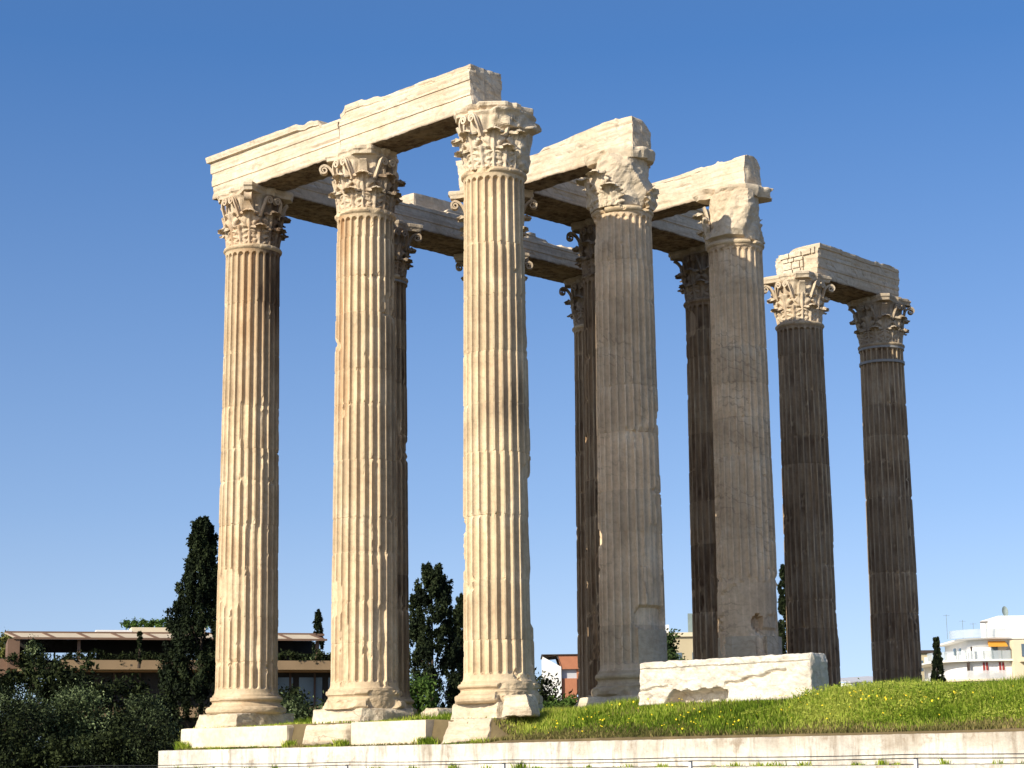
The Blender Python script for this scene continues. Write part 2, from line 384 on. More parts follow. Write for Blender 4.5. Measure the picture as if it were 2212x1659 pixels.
def abacus(parent, seed, diag, dirt, mat, chip=.05, z0=1.62, z1=1.88, ab=()):
    """diag: reach of the horns at view right, front.. order: camera, right, back, left"""
    pts = []; a, hs, ye = .93, .95, 1.14
    for k in range(4):
        ang = -math.pi/2 + k*math.pi/2
        for sx in np.linspace(-1, 1, 21)[:-1] if False else np.linspace(-1, 1, 21):
            x = sx*hs; y = a+(ye-a)*abs(sx)**2.2
            if abs(sx) < .14: y += .09
            ca, sa = math.cos(ang-math.pi/2), math.sin(ang-math.pi/2)
            # outward dir = (cos ang, sin ang); tangent = (-sin ang, cos ang)
            pts.append((y*math.cos(ang)-x*math.sin(ang), y*math.sin(ang)+x*math.cos(ang)))
    pts = np.array(pts)
    out = []
    for p in pts:
        r = math.hypot(*p); an = math.atan2(p[1], p[0]); lim = 9
        for q, dv in enumerate(diag):
            ca_ = vang((0, 90, 180, -90)[q]); d = abs(adiff(an, ca_))
            if d < .7: lim = min(lim, dv/max(math.cos(d), .3))
        for (va_, dd_) in ab:
            c_ = math.cos(adiff(an, vang(va_)))
            if c_ > .3: lim = min(lim, dd_/c_)
        out.append(p*min(1, lim/r))
    pts = np.array(out); n = len(pts)
    lv = [(0.90, z0), (.955, z0+.01), (.965, z0+.10), (.985, z0+.13), (1.0, z0+.15), (1.0, z1-.03), (.985, z1)]
    if ab: lv = [(.93, z0-.10), (.97, z0), (.985, z0+.06), (1.0, z0+.13), (1.0, z0+.19), (.97, z1-.02), (.93, z1)]
    V = np.concatenate([np.c_[pts*s, np.full(n, z)] for s, z in lv]); V[:, 2] += CZ
    if ab: V += (fbm(V*4.2+seed, seed+7, 3)*.05)[:, None]*np.array([1, 1, .6])
    nn = fbm(V*2.2+seed, seed, 3); V[:, :2] *= (1-np.clip(nn-.05, 0, 1)*chip*1.5)[:, None]; V += (fbm(V*7+seed, seed+2, 2)*.012)[:, None]
    V[:, 2] -= np.clip(nn, 0, 1)*.05*(V[:, 2] > CZ+z1-.05)
    F = [grid_faces(len(lv), n, True), np.arange(n)[::-1][None], (np.arange(n)+(len(lv)-1)*n)[None]]
    return mesh_obj('abacus', V, F, mat, parent, dict(dirt=np.full(len(V), dirt), tone=nn*.5, warm=np.clip(nn, 0, 1)*.6))

def capital(col, seed, wear=.0, diag=(1.3, 1.3, 1.3, 1.5), dirt=.0, warm=.3, lumps=(), skip=(), volutes=(1, 1, 1, 1), helices=True, mat=None, dirtfn=None, cuts=0, grow=0., g0=0., ab=(), lsc=1.):
    """lumps: (view angle, half width deg, z, half height, outward) masses of broken stone. skip: view-angle ranges without leaves"""
    mat = mat or M_CAP; rs = np.random.RandomState(seed)
    n = 120; zs = np.linspace(0, 1.64, 46); th = np.arange(n)/n*2*math.pi
    zz, tt = np.meshgrid(zs, th, indexing='ij'); R = bell0(zz).copy() + .05*sstep(1.5, 1.62, zz)
    W = np.stack([np.cos(tt)*R, np.sin(tt)*R, zz], -1).reshape(-1, 3)
    nb = fbm(W*2.0+seed*3, seed, 3).reshape(zz.shape); nf = fbm(W*6+seed, seed+4, 3).reshape(zz.shape)
    # calyx stems between the upper leaves
    R = R + (.05*np.cos(tt*16)*sstep(.7, 1.1, zz)*(1-sstep(1.3, 1.6, zz)))*(1-wear)
    R = R + grow*sstep(g0, g0+(.25 if g0 == 0 else .06), zz) + wear*(.10*nb+.02) + .02*nf
    CUT = [(vang(rs.uniform(-110, 120)), rs.uniform(-.5, .35), rs.uniform(.2, 1.5), rs.uniform(.88, 1.06)) for _ in range(cuts)]
    def docut(Rr, th_, z_):
        for (ca_, tl_, z0_, d_) in CUT:
            cc = np.cos(adiff(th_, ca_)); lim_ = np.where(cc > .25, (d_+(z_-z0_)*tl_+.15*np.clip(z_-.5, 0, 2)*.5)/np.maximum(cc, .25), 9.)
            Rr = np.minimum(Rr, np.maximum(lim_, .80))
        return Rr
    for (a, wa, z, wz, d) in lumps:
        k = 1-(np.abs(adiff(tt, vang(a))/math.radians(wa))**2.5+np.abs((zz-z)/wz)**2.5)+.5*nb
        R = R + (d+.5*d*nb+.04*nf)*sstep(0, .5, k)
    if cuts: R = np.maximum(docut(R, tt, zz)+.045*nf+.05*nb-.05*np.abs(fbm(W*3.3+seed, seed+6, 3).reshape(zz.shape)), .74)
    V = np.stack([np.cos(tt)*R, np.sin(tt)*R, zz+CZ], -1).reshape(-1, 3)
    da = dirt*np.ones_like(zz)
    if dirtfn: da = da + dirtfn(tt, zz)
    F = [grid_faces(len(zs), n, True), np.arange(n)[::-1][None], (np.arange(n)+(len(zs)-1)*n)[None]]
    cap = mesh_obj('capital', V, F, mat, col, dict(dirt=np.clip(da+.2*nb, 0, 1).ravel(), warm=np.clip(warm*(.6+nb), 0, 1).ravel(), tone=(nb*.5).ravel()))
    for row, kind, off in ((0, 'lo', math.pi/8), (1, 'hi', 0.)):
        for k in range(8):
            a = k*math.pi/4+off; va = math.degrees(adiff(a, CAMANG))
            if any(lo <= va <= hi and (rw is None or rw == row) for lo, hi, rw in skip): continue
            var = rs.randint(0, 4); wv = .0 if wear < .3 else .9
            V, F, cache = leaf_data(kind, var, wv)
            d = min(1, max(0, dirt + (float(dirtfn(np.array([a]), np.array([.6]))[0]) if dirtfn else 0))); d = round(d*4)/4; wq = round(warm*3)/3
            if (d, wq, mat.name) in cache:
                o = bpy.data.objects.new('acanthus_leaf', cache[(d, wq, mat.name)]); COL.objects.link(o); o.parent = cap
            else:
                nn = fbm(V*3+var, var, 2)
                o = mesh_obj('acanthus_leaf', V, F, mat, cap, dict(dirt=np.clip(d+.25*nn, 0, 1), warm=np.clip(wq*(.7+nn), 0, 1), tone=nn*.6)); cache[(d, wq, mat.name)] = o.data
            o.location = (0, 0, CZ); o.rotation_euler = (0, 0, a+rs.uniform(-.03, .03)); o.scale = (lsc, lsc, 1)
    # corner volutes; order camera, right, back, left
    for q in range(4):
        if not volutes[q]: continue
        a = vang((0, 90, 180, -90)[q]); full = volutes[q] >= 1
        stem = bez((.86, .80), (.92, 1.25), (1.02, 1.50), (1.24, 1.565), 14)
        pth = spiral_path(stem[:-1], 1.26, 1.42, .145, .03, 1.55, 1, 34) if full else stem[:int(14*volutes[q])+3]
        dirv = np.array([math.cos(a), math.sin(a), 0]); sd = np.array([-math.sin(a), math.cos(a), 0])
        p3 = pth[:, :1]*dirv + np.c_[np.zeros((len(pth), 2)), pth[:, 1]+CZ]
        wd = np.linspace(.27, .20, len(pth)); tk = np.full(len(pth), .075); tk[14:] = np.linspace(.065, .03, max(0, len(pth)-14)) if len(pth) > 14 else tk[14:]
        V, F = ribbon(p3, sd, wd, tk)
        mesh_obj('volute', V, F, mat, cap, dict(dirt=np.full(len(V), dirt), warm=np.full(len(V), warm*.8), tone=np.zeros(len(V))))
    if helices:
        for q in range(4):
            a = -math.pi/2+q*math.pi/2; va = math.degrees(adiff(a, CAMANG))
            if any(lo <= va <= hi and rw is None for lo, hi, rw in skip): continue
            dirv = np.array([math.cos(a), math.sin(a), 0]); sd = np.array([-math.sin(a), math.cos(a), 0])
            for sg in (-1, 1):
                stem = bez((.36, .90), (.34, 1.25), (.33, 1.52), (.17, 1.555), 10)
                pth = spiral_path(stem[:-1], .16, 1.43, .12, .03, 1.4, -1, 26)
                p3 = (sg*pth[:, :1])*sd + dirv*(1.0+.0*pth[:, :1]) + np.c_[np.zeros((len(pth), 2)), pth[:, 1]+CZ]
                p3 -= dirv*np.clip(.16*(1.35-pth[:, 1:2])/.4, 0, .2)
                V, F = ribbon(p3, dirv, .11, np.linspace(.06, .04, len(pth)))
                if sg < 0: F = [f[:, ::-1] for f in F]
                mesh_obj('helix', V, F, mat, cap, dict(dirt=np.full(len(V), dirt), warm=np.full(len(V), warm), tone=np.zeros(len(V))))
    abacus(cap, seed, diag, dirt*.6, mat, .14+.3*wear, ab=ab)
    return cap

def base(col, seed, wear=.3, mat=None, dirt=0., blobs=(), z0=.44, hs=1.):
    mat = mat or M_MARBLE
    pr = [(1.0, z0-.02), (1.17, z0), (1.225, z0+.05), (1.24, z0+.115), (1.215, z0+.18), (1.15, z0+.22), (1.10, z0+.235), (1.10, z0+.26), (1.05, z0+.29), (1.035, z0+.33), (1.05, z0+.37), (1.085, z0+.39), (1.115, z0+.42), (1.12, z0+.46), (1.09, z0+.505), (1.04, z0+.52), (1.03, z0+.57)]
    pr = [(a, z0+(b-z0)*hs) for a, b in pr]; pr2 = []
    for (a, b), (c, d) in zip(pr[:-1], pr[1:]): pr2 += [(a, b), ((a+c)/2, (b+d)/2)]
    V, F = lathe(pr2+[pr[-1]], 120); th = np.arctan2(V[:, 1], V[:, 0]); r = np.hypot(V[:, 0], V[:, 1])
    n1 = fbm(V*1.5+seed*5, seed, 3); n2 = fbm(V*5+seed, seed+3, 3)
    lim = 1.26-np.clip(n1+.05, 0, 1)*wear*.55-np.clip(n2, 0, 1)*.08*wear
    for (a, wa, z, wz, d) in blobs:
        k = 1-(np.abs(adiff(th, vang(a))/math.radians(wa))**2.5+np.abs((V[:, 2]-z)/wz)**2.5)+.4*n1
        lim = np.minimum(lim, 1.24-d*sstep(0, .4, k)+.03*n2)
    rn = np.minimum(r, np.maximum(lim, .9)) + .012*n2
    V[:, 0] *= rn/r; V[:, 1] *= rn/r
    return mesh_obj('base', V, F, mat, col, dict(tone=n1*.6, dirt=np.clip(np.full(len(V), dirt)+.25*np.clip(n1, 0, 1), 0, 1), warm=np.clip(n2, 0, 1)*.5))

def facet(V, lo, hi, n, seed, dmax):
    """break off corners and edges along rough planes"""
    rs = np.random.RandomState(seed); c = (lo+hi)/2; h = (hi-lo)/2; nz_ = fbm(V*5+seed, seed, 3)*.03+fbm(V*1.7+seed, seed+1, 2)*.05
    for k in range(n):
        d = rs.choice([-1, 1], 3)*rs.uniform(.15, 1., 3); d[2] = abs(d[2])*rs.uniform(.1, .55)
        if rs.rand() < .4: d[rs.randint(0, 2)] *= .1
        d /= np.linalg.norm(d); off = np.abs(d*h).sum()-rs.uniform(.25, 1.)*dmax
        ex = np.clip((V-c)@d-off+nz_, 0, None); V = V-ex[:, None]*d
    return V
def block(name, parent, lo, hi, rad, amp, seed, mat, step=.09, freq=1.2, rough=.012, bias=0., fn=None, dirt=0., warm=.2, rf=6., fac=0, fd=.15):
    lo, hi = np.asarray(lo, float), np.asarray(hi, float)
    V, F = boxgrid(lev(lo[0], hi[0], step), lev(lo[1], hi[1], step), lev(lo[2], hi[2], step))
    V0 = V.copy(); V = erode(V, lo, hi, rad, amp, seed, freq, rough, rf, bias)
    if fac: V = facet(V, lo, hi, fac, seed, fd)
    Wq = V*6.5+seed; V = V+np.stack([fbm(Wq, seed+11, 3), fbm(Wq, seed+12, 3), fbm(Wq, seed+13, 3)], -1)*min(.022, .9*rough)
    if fn is not None: V = fn(V0, V)
    n1 = fbm(V*.9+seed*2.3, seed+1, 3); n2 = fbm(V*4+seed, seed+2, 3)
    return mesh_obj(name, V, F, mat, parent, dict(tone=n1*.6+.2*n2, dirt=np.clip(dirt+.3*np.clip(n1, 0, 1)*(dirt > 0), 0, 1), warm=np.clip(warm*(n1+n2), 0, 1)))

def neck_ring(col, seed, dirt=0., chip=.4, mat=None):
    prof = [(.84, 15.0), (.885, 15.02), (.925, 15.06), (.94, 15.10), (.925, 15.145), (.885, 15.175), (.82, 15.18)]
    V, F = lathe(prof, 120); r = np.hypot(V[:, 0], V[:, 1]); n1 = fbm(V*2.5+seed*4, seed, 3); n2 = fbm(V*8, seed, 2)
    rn = np.minimum(r, .95-np.clip(n1-.12, 0, 1)*chip) + .008*n2; V[:, 0] *= rn/r; V[:, 1] *= rn/r
    return mesh_obj('astragal', V, F, mat or M_MARBLE, col, dict(dirt=np.clip(dirt+.3*n1, 0, 1), warm=np.clip(n2+.2, 0, 1)*.6, tone=n1*.5))

GRP = 'columns still standing at the corner of the ruined temple'
def column(i, j, label, seed, sh=None, cp=None, bs=None, nk=None, with_base=True, pl=(.03, .14, 0., 8, .15)):
    c = empty('temple_column', G(i, j), YAW, label, 'column', GRP); c['kind'] = 'thing'
    shaft('shaft', c, seed, **(sh or {})); neck_ring(c, seed, **(nk or {}))
    capital(c, seed, **(cp or {}))
    if with_base: base(c, seed, **(bs or {}))
    zt = (bs or {}).get('z0', .44)
    block('plinth', c, (-1.2, -1.2, 0.03), (1.2, 1.2, zt+.005), pl[0], pl[1], seed+40, M_PALE, .045, .9, .02, pl[2], fac=pl[3], fd=pl[4])
    return c

def repair(col, a0, a1, z0, z1, r, nf):
    # smooth new stone let into the damaged foot of a shaft
    a = np.radians(np.linspace(a0, a1, nf))+CAMANG; zz = lev(z0, z1, .2); V = []
    for z in zz:
        V += [(r*math.cos(t), r*math.sin(t), z) for t in a] + [(.3*math.cos(t), .3*math.sin(t), z) for t in a[::-1]]
    V = np.array(V); n = 2*nf
    F = [grid_faces(len(zz), n, True), np.arange(n)[::-1][None], (np.arange(n)+(len(zz)-1)*n)[None]]
    return mesh_obj('repair_block', V, F, M_PALE, col, dict(tone=-.3*np.ones(len(V)), dirt=.12*np.ones(len(V)), warm=.1*np.ones(len(V))))
def rightdark(amount, z_lo, z_hi, a_lo=20, a_hi=60):
    def f(tt, zz, big=0, med=0):
        va = np.degrees(adiff(tt, CAMANG)); return amount*sstep(a_lo, a_hi, va+18*big)*sstep(z_lo, z_hi, zz+1.2*big)
    return f

# A: left corner column
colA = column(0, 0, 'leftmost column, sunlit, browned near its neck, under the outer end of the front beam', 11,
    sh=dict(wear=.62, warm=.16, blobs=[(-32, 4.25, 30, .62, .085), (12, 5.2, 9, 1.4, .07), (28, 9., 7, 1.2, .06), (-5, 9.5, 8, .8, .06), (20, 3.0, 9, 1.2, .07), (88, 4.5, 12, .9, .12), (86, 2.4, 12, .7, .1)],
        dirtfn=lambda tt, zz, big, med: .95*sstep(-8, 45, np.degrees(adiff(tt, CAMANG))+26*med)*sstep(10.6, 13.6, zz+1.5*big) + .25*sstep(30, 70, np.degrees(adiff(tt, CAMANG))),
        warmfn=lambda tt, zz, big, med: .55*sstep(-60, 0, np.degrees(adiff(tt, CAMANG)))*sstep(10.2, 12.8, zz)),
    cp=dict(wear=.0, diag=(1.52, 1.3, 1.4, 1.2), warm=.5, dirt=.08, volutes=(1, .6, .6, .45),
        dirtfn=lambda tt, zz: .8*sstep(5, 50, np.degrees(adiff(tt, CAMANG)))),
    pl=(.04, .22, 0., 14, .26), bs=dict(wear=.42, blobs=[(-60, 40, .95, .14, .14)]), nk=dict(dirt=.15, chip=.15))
# B
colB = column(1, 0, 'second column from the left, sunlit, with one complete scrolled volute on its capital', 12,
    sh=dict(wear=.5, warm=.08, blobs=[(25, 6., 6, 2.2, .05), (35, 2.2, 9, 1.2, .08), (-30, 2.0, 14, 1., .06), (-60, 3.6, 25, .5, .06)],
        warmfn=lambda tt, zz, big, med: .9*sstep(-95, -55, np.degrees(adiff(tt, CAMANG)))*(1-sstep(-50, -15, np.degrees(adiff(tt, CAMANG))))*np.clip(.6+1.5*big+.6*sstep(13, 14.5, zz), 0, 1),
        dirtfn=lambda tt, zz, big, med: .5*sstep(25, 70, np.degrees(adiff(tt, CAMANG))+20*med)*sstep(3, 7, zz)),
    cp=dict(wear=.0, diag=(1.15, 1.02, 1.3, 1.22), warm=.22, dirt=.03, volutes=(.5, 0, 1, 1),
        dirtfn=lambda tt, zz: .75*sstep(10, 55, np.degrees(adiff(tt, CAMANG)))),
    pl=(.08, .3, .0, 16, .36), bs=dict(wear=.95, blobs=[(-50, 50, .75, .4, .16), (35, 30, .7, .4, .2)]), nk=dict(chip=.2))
# C
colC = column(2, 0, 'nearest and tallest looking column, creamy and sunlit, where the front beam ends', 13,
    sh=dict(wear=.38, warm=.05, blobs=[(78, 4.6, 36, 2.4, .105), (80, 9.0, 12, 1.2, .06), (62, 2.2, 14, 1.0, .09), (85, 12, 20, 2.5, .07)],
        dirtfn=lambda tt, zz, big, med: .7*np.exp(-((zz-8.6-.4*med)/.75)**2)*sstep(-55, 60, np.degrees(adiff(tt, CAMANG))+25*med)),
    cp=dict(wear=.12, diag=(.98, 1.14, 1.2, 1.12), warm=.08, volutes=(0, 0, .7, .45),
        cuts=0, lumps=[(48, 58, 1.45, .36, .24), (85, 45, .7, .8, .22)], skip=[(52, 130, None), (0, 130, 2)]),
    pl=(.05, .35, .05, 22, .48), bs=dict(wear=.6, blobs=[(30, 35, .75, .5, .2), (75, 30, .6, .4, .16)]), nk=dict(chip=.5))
# D
colD = column(2, 1, 'shaded beige column right of the nearest one, its capital worn to a lumpy mass', 14,
    sh=dict(mat=M_CRACK, wear=.55, warm=.12, banding=.45, dirt=.06, blobs=[(-10, 14.55, 60, .5, .05), (45, 4.4, 24, 1.3, .1), (75, 8., 16, 1., .08), (40, 2.9, 42, .38, .22), (-80, 5.2, 14, .5, .12), (-84, 8.2, 10, .35, .1), (50, 14., 30, .7, .06)],
        z0=1.42, noflute=lambda tt, zz: .95+0*zz),
    cp=dict(wear=.75, diag=(.95, 1.05, 1.1, 1.12), warm=.12, volutes=(0, 0, 0, .25), helices=False,
        cuts=24, grow=.30, ab=((-50, .84), (-15, .82), (25, .97), (60, 1.02), (100, 1.02)), lumps=[(10, 75, 1.45, .35, .08), (75, 30, 1.1, .4, .10), (20, 30, .75, .35, .10)], skip=[(-38, 125, 1), (-5, 45, 0), (80, 125, 0)], lsc=1.17),
    bs=dict(wear=.55, dirt=.25, z0=.70, hs=1.27), nk=dict(chip=.9))
repair(colD, 6, 112, 1.40, 2.57, .985, 9)
# E
colE = column(2, 2, 'shaded column above the big fallen block, abacus arms sticking out both ways', 15,
    sh=dict(mat=M_CRACK, wear=.5, banding=.4, dirt=.04, warm=.05, blobs=[(20, 3.2, 95, 1.15, .08), (50, 2.6, 30, .7, .13), (10, 14.3, 70, .7, .045), (11, 3.0, 12, .22, .42), (40, 2.72, 34, .12, .2), (-75, 6.2, 14, .8, .1), (88, 8.5, 8, .8, .06), (-30, 2.2, 30, .5, .1)],
        noflute=lambda tt, zz: .8*sstep(4., 4.5, zz)),
    cp=dict(wear=.65, diag=(.96, 1.36, 1.1, 1.32), warm=.06, volutes=(0, 0, 0, .3), helices=False,
        cuts=20, grow=.27, g0=.09, ab=((-35, .80), (-5, .80), (25, .88)), lumps=[(20, 65, .5, .55, .05), (75, 25, .7, .5, .08)], skip=[(-72, 125, 0), (-50, 125, 1)], lsc=1.12),
    bs=dict(wear=.6, dirt=.2), nk=dict(chip=1.2))
repair(colE, -82, 4, 1.0, 2.60, 1.0, 3)
repair(colE, 26, 112, 1.0, 2.60, 1.0, 4)
# F, G
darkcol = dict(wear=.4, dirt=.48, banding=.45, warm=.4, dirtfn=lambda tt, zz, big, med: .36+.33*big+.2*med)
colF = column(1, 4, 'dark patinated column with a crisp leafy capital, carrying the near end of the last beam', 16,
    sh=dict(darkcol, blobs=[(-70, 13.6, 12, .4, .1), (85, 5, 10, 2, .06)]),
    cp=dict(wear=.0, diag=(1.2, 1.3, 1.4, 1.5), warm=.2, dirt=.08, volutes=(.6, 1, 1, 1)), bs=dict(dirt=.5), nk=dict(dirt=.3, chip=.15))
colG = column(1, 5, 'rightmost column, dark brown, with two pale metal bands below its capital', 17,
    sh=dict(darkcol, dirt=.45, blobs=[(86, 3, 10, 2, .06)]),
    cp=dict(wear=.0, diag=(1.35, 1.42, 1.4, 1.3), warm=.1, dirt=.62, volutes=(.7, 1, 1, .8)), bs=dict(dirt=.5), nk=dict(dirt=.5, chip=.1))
for zb in (14.42, 15.0):
    V, F = lathe([(.86, zb-.05), (.905, zb-.05), (.905, zb+.05), (.86, zb+.05)], 72); mesh_obj('metal_band', V, F, M_IRON, colG)
# the columns behind; stained, dirt raised further to paint in deeper shade
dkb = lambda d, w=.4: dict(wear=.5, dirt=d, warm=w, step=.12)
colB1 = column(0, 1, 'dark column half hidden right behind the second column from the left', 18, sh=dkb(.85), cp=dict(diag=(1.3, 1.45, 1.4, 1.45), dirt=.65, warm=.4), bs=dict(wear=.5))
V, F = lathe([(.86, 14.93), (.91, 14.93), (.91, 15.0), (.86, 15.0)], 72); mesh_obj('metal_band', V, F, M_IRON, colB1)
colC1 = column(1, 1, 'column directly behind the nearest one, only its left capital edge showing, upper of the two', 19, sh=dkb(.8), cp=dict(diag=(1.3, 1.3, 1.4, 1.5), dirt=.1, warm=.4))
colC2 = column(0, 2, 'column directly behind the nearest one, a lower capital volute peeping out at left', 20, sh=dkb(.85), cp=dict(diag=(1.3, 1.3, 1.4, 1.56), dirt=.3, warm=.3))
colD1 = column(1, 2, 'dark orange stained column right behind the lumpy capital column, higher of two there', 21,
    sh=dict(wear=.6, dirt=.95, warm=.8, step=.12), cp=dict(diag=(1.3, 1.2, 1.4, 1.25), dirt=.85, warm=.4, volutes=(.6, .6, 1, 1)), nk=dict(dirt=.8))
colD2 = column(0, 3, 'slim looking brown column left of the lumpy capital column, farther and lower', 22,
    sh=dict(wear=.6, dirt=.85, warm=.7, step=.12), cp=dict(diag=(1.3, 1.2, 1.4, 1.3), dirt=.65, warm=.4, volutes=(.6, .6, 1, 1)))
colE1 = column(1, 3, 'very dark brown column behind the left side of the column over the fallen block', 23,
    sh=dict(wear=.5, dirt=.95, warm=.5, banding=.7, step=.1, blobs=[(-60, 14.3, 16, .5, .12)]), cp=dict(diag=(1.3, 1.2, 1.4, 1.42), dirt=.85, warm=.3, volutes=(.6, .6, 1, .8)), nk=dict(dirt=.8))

# ------------------------------------------------------------------ architraves
def beam(label, axis, c, s0, s1, w0, w1, z0=17.06, z1=18.4, seed=1, fascia=(1, 1), crown=1., chip=.1, endprof=(0, 0), topfn=None, dirt=0., crack=None, mat=None, mat_end=None, name='architrave_block', group='architrave beams on the columns', botchip=.06):
    """axis 'u': runs along u from s0 to s1, between v = w0 and w1 (metres)"""
    L, Wd, H = s1-s0, w1-w0, z1-z0; cs, cw = (s0+s1)/2, (w0+w1)/2
    loc = cs*UV_U+cw*UV_V if axis == 'u' else cs*UV_V+cw*UV_U
    o_rz = YAW if axis == 'u' else YAW+math.pi/2
    sgn = 1 if axis == 'u' else -1          # local y -> +v for u beams, -> -u for v beams
    f1, f2, f3 = .30*H, .60*H, .86*H
    zl = np.unique(np.round(np.concatenate([lev(0, H, .075), [f1-.012, f1+.012, f2-.012, f2+.012, f3-.012, f3+.012, f3+.05]]), 4))
    V, F = boxgrid(lev(-L/2, L/2, .085), lev(-Wd/2, Wd/2, .085), zl); V0 = V.copy()
    lo, hi = np.array([-L/2, -Wd/2, 0]), np.array([L/2, Wd/2, H])
    V = erode(V, lo, hi, .02, botchip, seed, .9, .012, 5., -.12)
    z = V0[:, 2]
    off = .0*z + .032*(z > f1) + .032*(z > f2) + crown*(.09*sstep(f3, f3+.012, z)+.05*sstep(f3, H, z))
    fro = np.abs(V0[:, 1]+Wd/2) < 1e-5; bak = np.abs(V0[:, 1]-Wd/2) < 1e-5
    n1 = fbm(np.c_[V0[:, 0]*1.1, V0[:, 2]*3+V0[:, 1]*2, np.full(len(V), seed*1.3)], seed, 3); n2 = fbm(V0*5+seed, seed+2, 3)
    top = H*np.ones(len(V)); nx = fbm(np.c_[V0[:, 0]*.45+seed, V0[:, 1]*.5, 0*z], seed+9, 2)+.30*fbm(np.c_[V0[:, 0]*2.6, V0[:, 1]*1.6, 0*z+seed], seed+4, 3)
    top = top - chip*(.55*sstep(.02, .07, nx)+.35*sstep(.22, .26, nx)+.5*np.clip(nx-.1, 0, 1))
    if topfn is not None: top = top - topfn(V0[:, 0]+cs, V0[:, 1])
    pres = sstep(-.22, .02, (top-H)/1.0) if True else 1
    off = off*np.where(z > f3-.02, np.clip(1+(top-H)/.16, 0, 1), 1.)
    off = np.where(z > f3, off, off) - .05*np.clip(n1-.25, 0, 1)*(z < f3)
    V[:, 1] += np.where(fro & (fascia[0] > 0), -off, 0)+np.where(bak & (fascia[1] > 0), off, 0)
    # horizontal breaks / laminations in the face
    lam = -.028*(np.abs(((z*2.6+.35*n1) % 1.)-.5) < .045)*(fbm(np.c_[V0[:, 0]*.5, z*.9, 0*z+seed], seed+6, 2) > .05)
    V[:, 1] += np.where(fro, -lam, 0)+np.where(bak, lam, 0)
    el = np.abs(V0[:, 0]+L/2) < 1e-5; er = np.abs(V0[:, 0]-L/2) < 1e-5
    V[:, 0] += np.where(el, -off*endprof[0], 0)+np.where(er, off*endprof[1], 0)
    for e, sg in ((el, 1), (er, -1)): V[:, 0] += np.where(e, sg*.05*(n2+.6*fbm(V0*2.+seed, seed+3, 2)), 0)
    k = .68*H; hi_ = V[:, 2] > k
    V[:, 2] = np.where(hi_, k+(V[:, 2]-k)*(top-k)/(H-k), V[:, 2])
    if crack is not None:
        for yc in crack:
            d = np.exp(-((V0[:, 1]-yc-.03*fbm(np.c_[z*2, z*0, z*0+seed], seed, 2))/.035)**2); V[:, 0] += np.where(er, -.16*d, 0)+np.where(el, .16*d, 0)
    under = V0[:, 2] < 1e-5
    V[:, 2] += np.where(under, .03*n2, 0)
    da = dirt + 1.25*sstep(.02, 0., V0[:, 2])*np.clip(.9+.6*n1, 0, 1) + .35*np.clip(n1-.2, 0, 1)*(z > f3)  # underside darkened: black crust plus painted shade beneath the beam
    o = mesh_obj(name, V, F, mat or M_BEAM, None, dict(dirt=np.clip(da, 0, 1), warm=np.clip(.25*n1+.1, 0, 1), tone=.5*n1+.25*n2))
    o.location = (loc[0], loc[1], z0); o.rotation_euler = (0, 0, o_rz)
    return tag(o, label, 'stone block', group)

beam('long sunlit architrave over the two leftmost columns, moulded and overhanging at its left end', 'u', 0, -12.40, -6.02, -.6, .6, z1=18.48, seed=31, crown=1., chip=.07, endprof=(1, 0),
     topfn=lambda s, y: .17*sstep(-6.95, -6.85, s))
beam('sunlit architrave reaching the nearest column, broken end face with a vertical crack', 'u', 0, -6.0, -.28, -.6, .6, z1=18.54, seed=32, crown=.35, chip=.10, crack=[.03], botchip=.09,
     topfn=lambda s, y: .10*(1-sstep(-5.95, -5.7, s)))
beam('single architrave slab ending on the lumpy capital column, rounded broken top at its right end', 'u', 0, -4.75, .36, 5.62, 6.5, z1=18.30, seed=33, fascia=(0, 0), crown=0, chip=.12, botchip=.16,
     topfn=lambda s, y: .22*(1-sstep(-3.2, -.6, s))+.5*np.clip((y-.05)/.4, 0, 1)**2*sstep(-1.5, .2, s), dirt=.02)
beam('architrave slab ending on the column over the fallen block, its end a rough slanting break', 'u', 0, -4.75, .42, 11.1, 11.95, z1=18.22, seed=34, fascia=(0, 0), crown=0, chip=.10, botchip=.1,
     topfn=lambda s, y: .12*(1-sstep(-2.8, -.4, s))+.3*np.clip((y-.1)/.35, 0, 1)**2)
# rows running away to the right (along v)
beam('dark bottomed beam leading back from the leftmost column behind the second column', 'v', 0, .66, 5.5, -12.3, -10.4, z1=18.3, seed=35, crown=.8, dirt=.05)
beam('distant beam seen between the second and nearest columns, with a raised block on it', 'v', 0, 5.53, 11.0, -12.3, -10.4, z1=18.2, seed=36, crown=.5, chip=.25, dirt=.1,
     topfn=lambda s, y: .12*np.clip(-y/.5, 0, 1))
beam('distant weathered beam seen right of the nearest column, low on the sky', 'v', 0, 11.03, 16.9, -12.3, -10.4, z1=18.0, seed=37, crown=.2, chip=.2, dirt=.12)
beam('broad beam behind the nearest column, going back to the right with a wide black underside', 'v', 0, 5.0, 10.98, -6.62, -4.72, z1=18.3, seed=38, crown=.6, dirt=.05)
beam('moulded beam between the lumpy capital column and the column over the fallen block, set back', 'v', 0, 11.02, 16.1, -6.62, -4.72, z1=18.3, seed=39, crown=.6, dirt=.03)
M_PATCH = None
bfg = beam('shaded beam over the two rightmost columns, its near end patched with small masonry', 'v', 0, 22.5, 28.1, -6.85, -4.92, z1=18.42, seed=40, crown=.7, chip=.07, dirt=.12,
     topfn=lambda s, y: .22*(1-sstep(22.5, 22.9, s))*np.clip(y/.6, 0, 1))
rs_ = np.random.RandomState(5); Vp, Fp, o_ = [], [], 0
y_ = -.12
rows = [(.02, .30), (.32, .52), (.54, .80), (.82, .96)]
cells = []
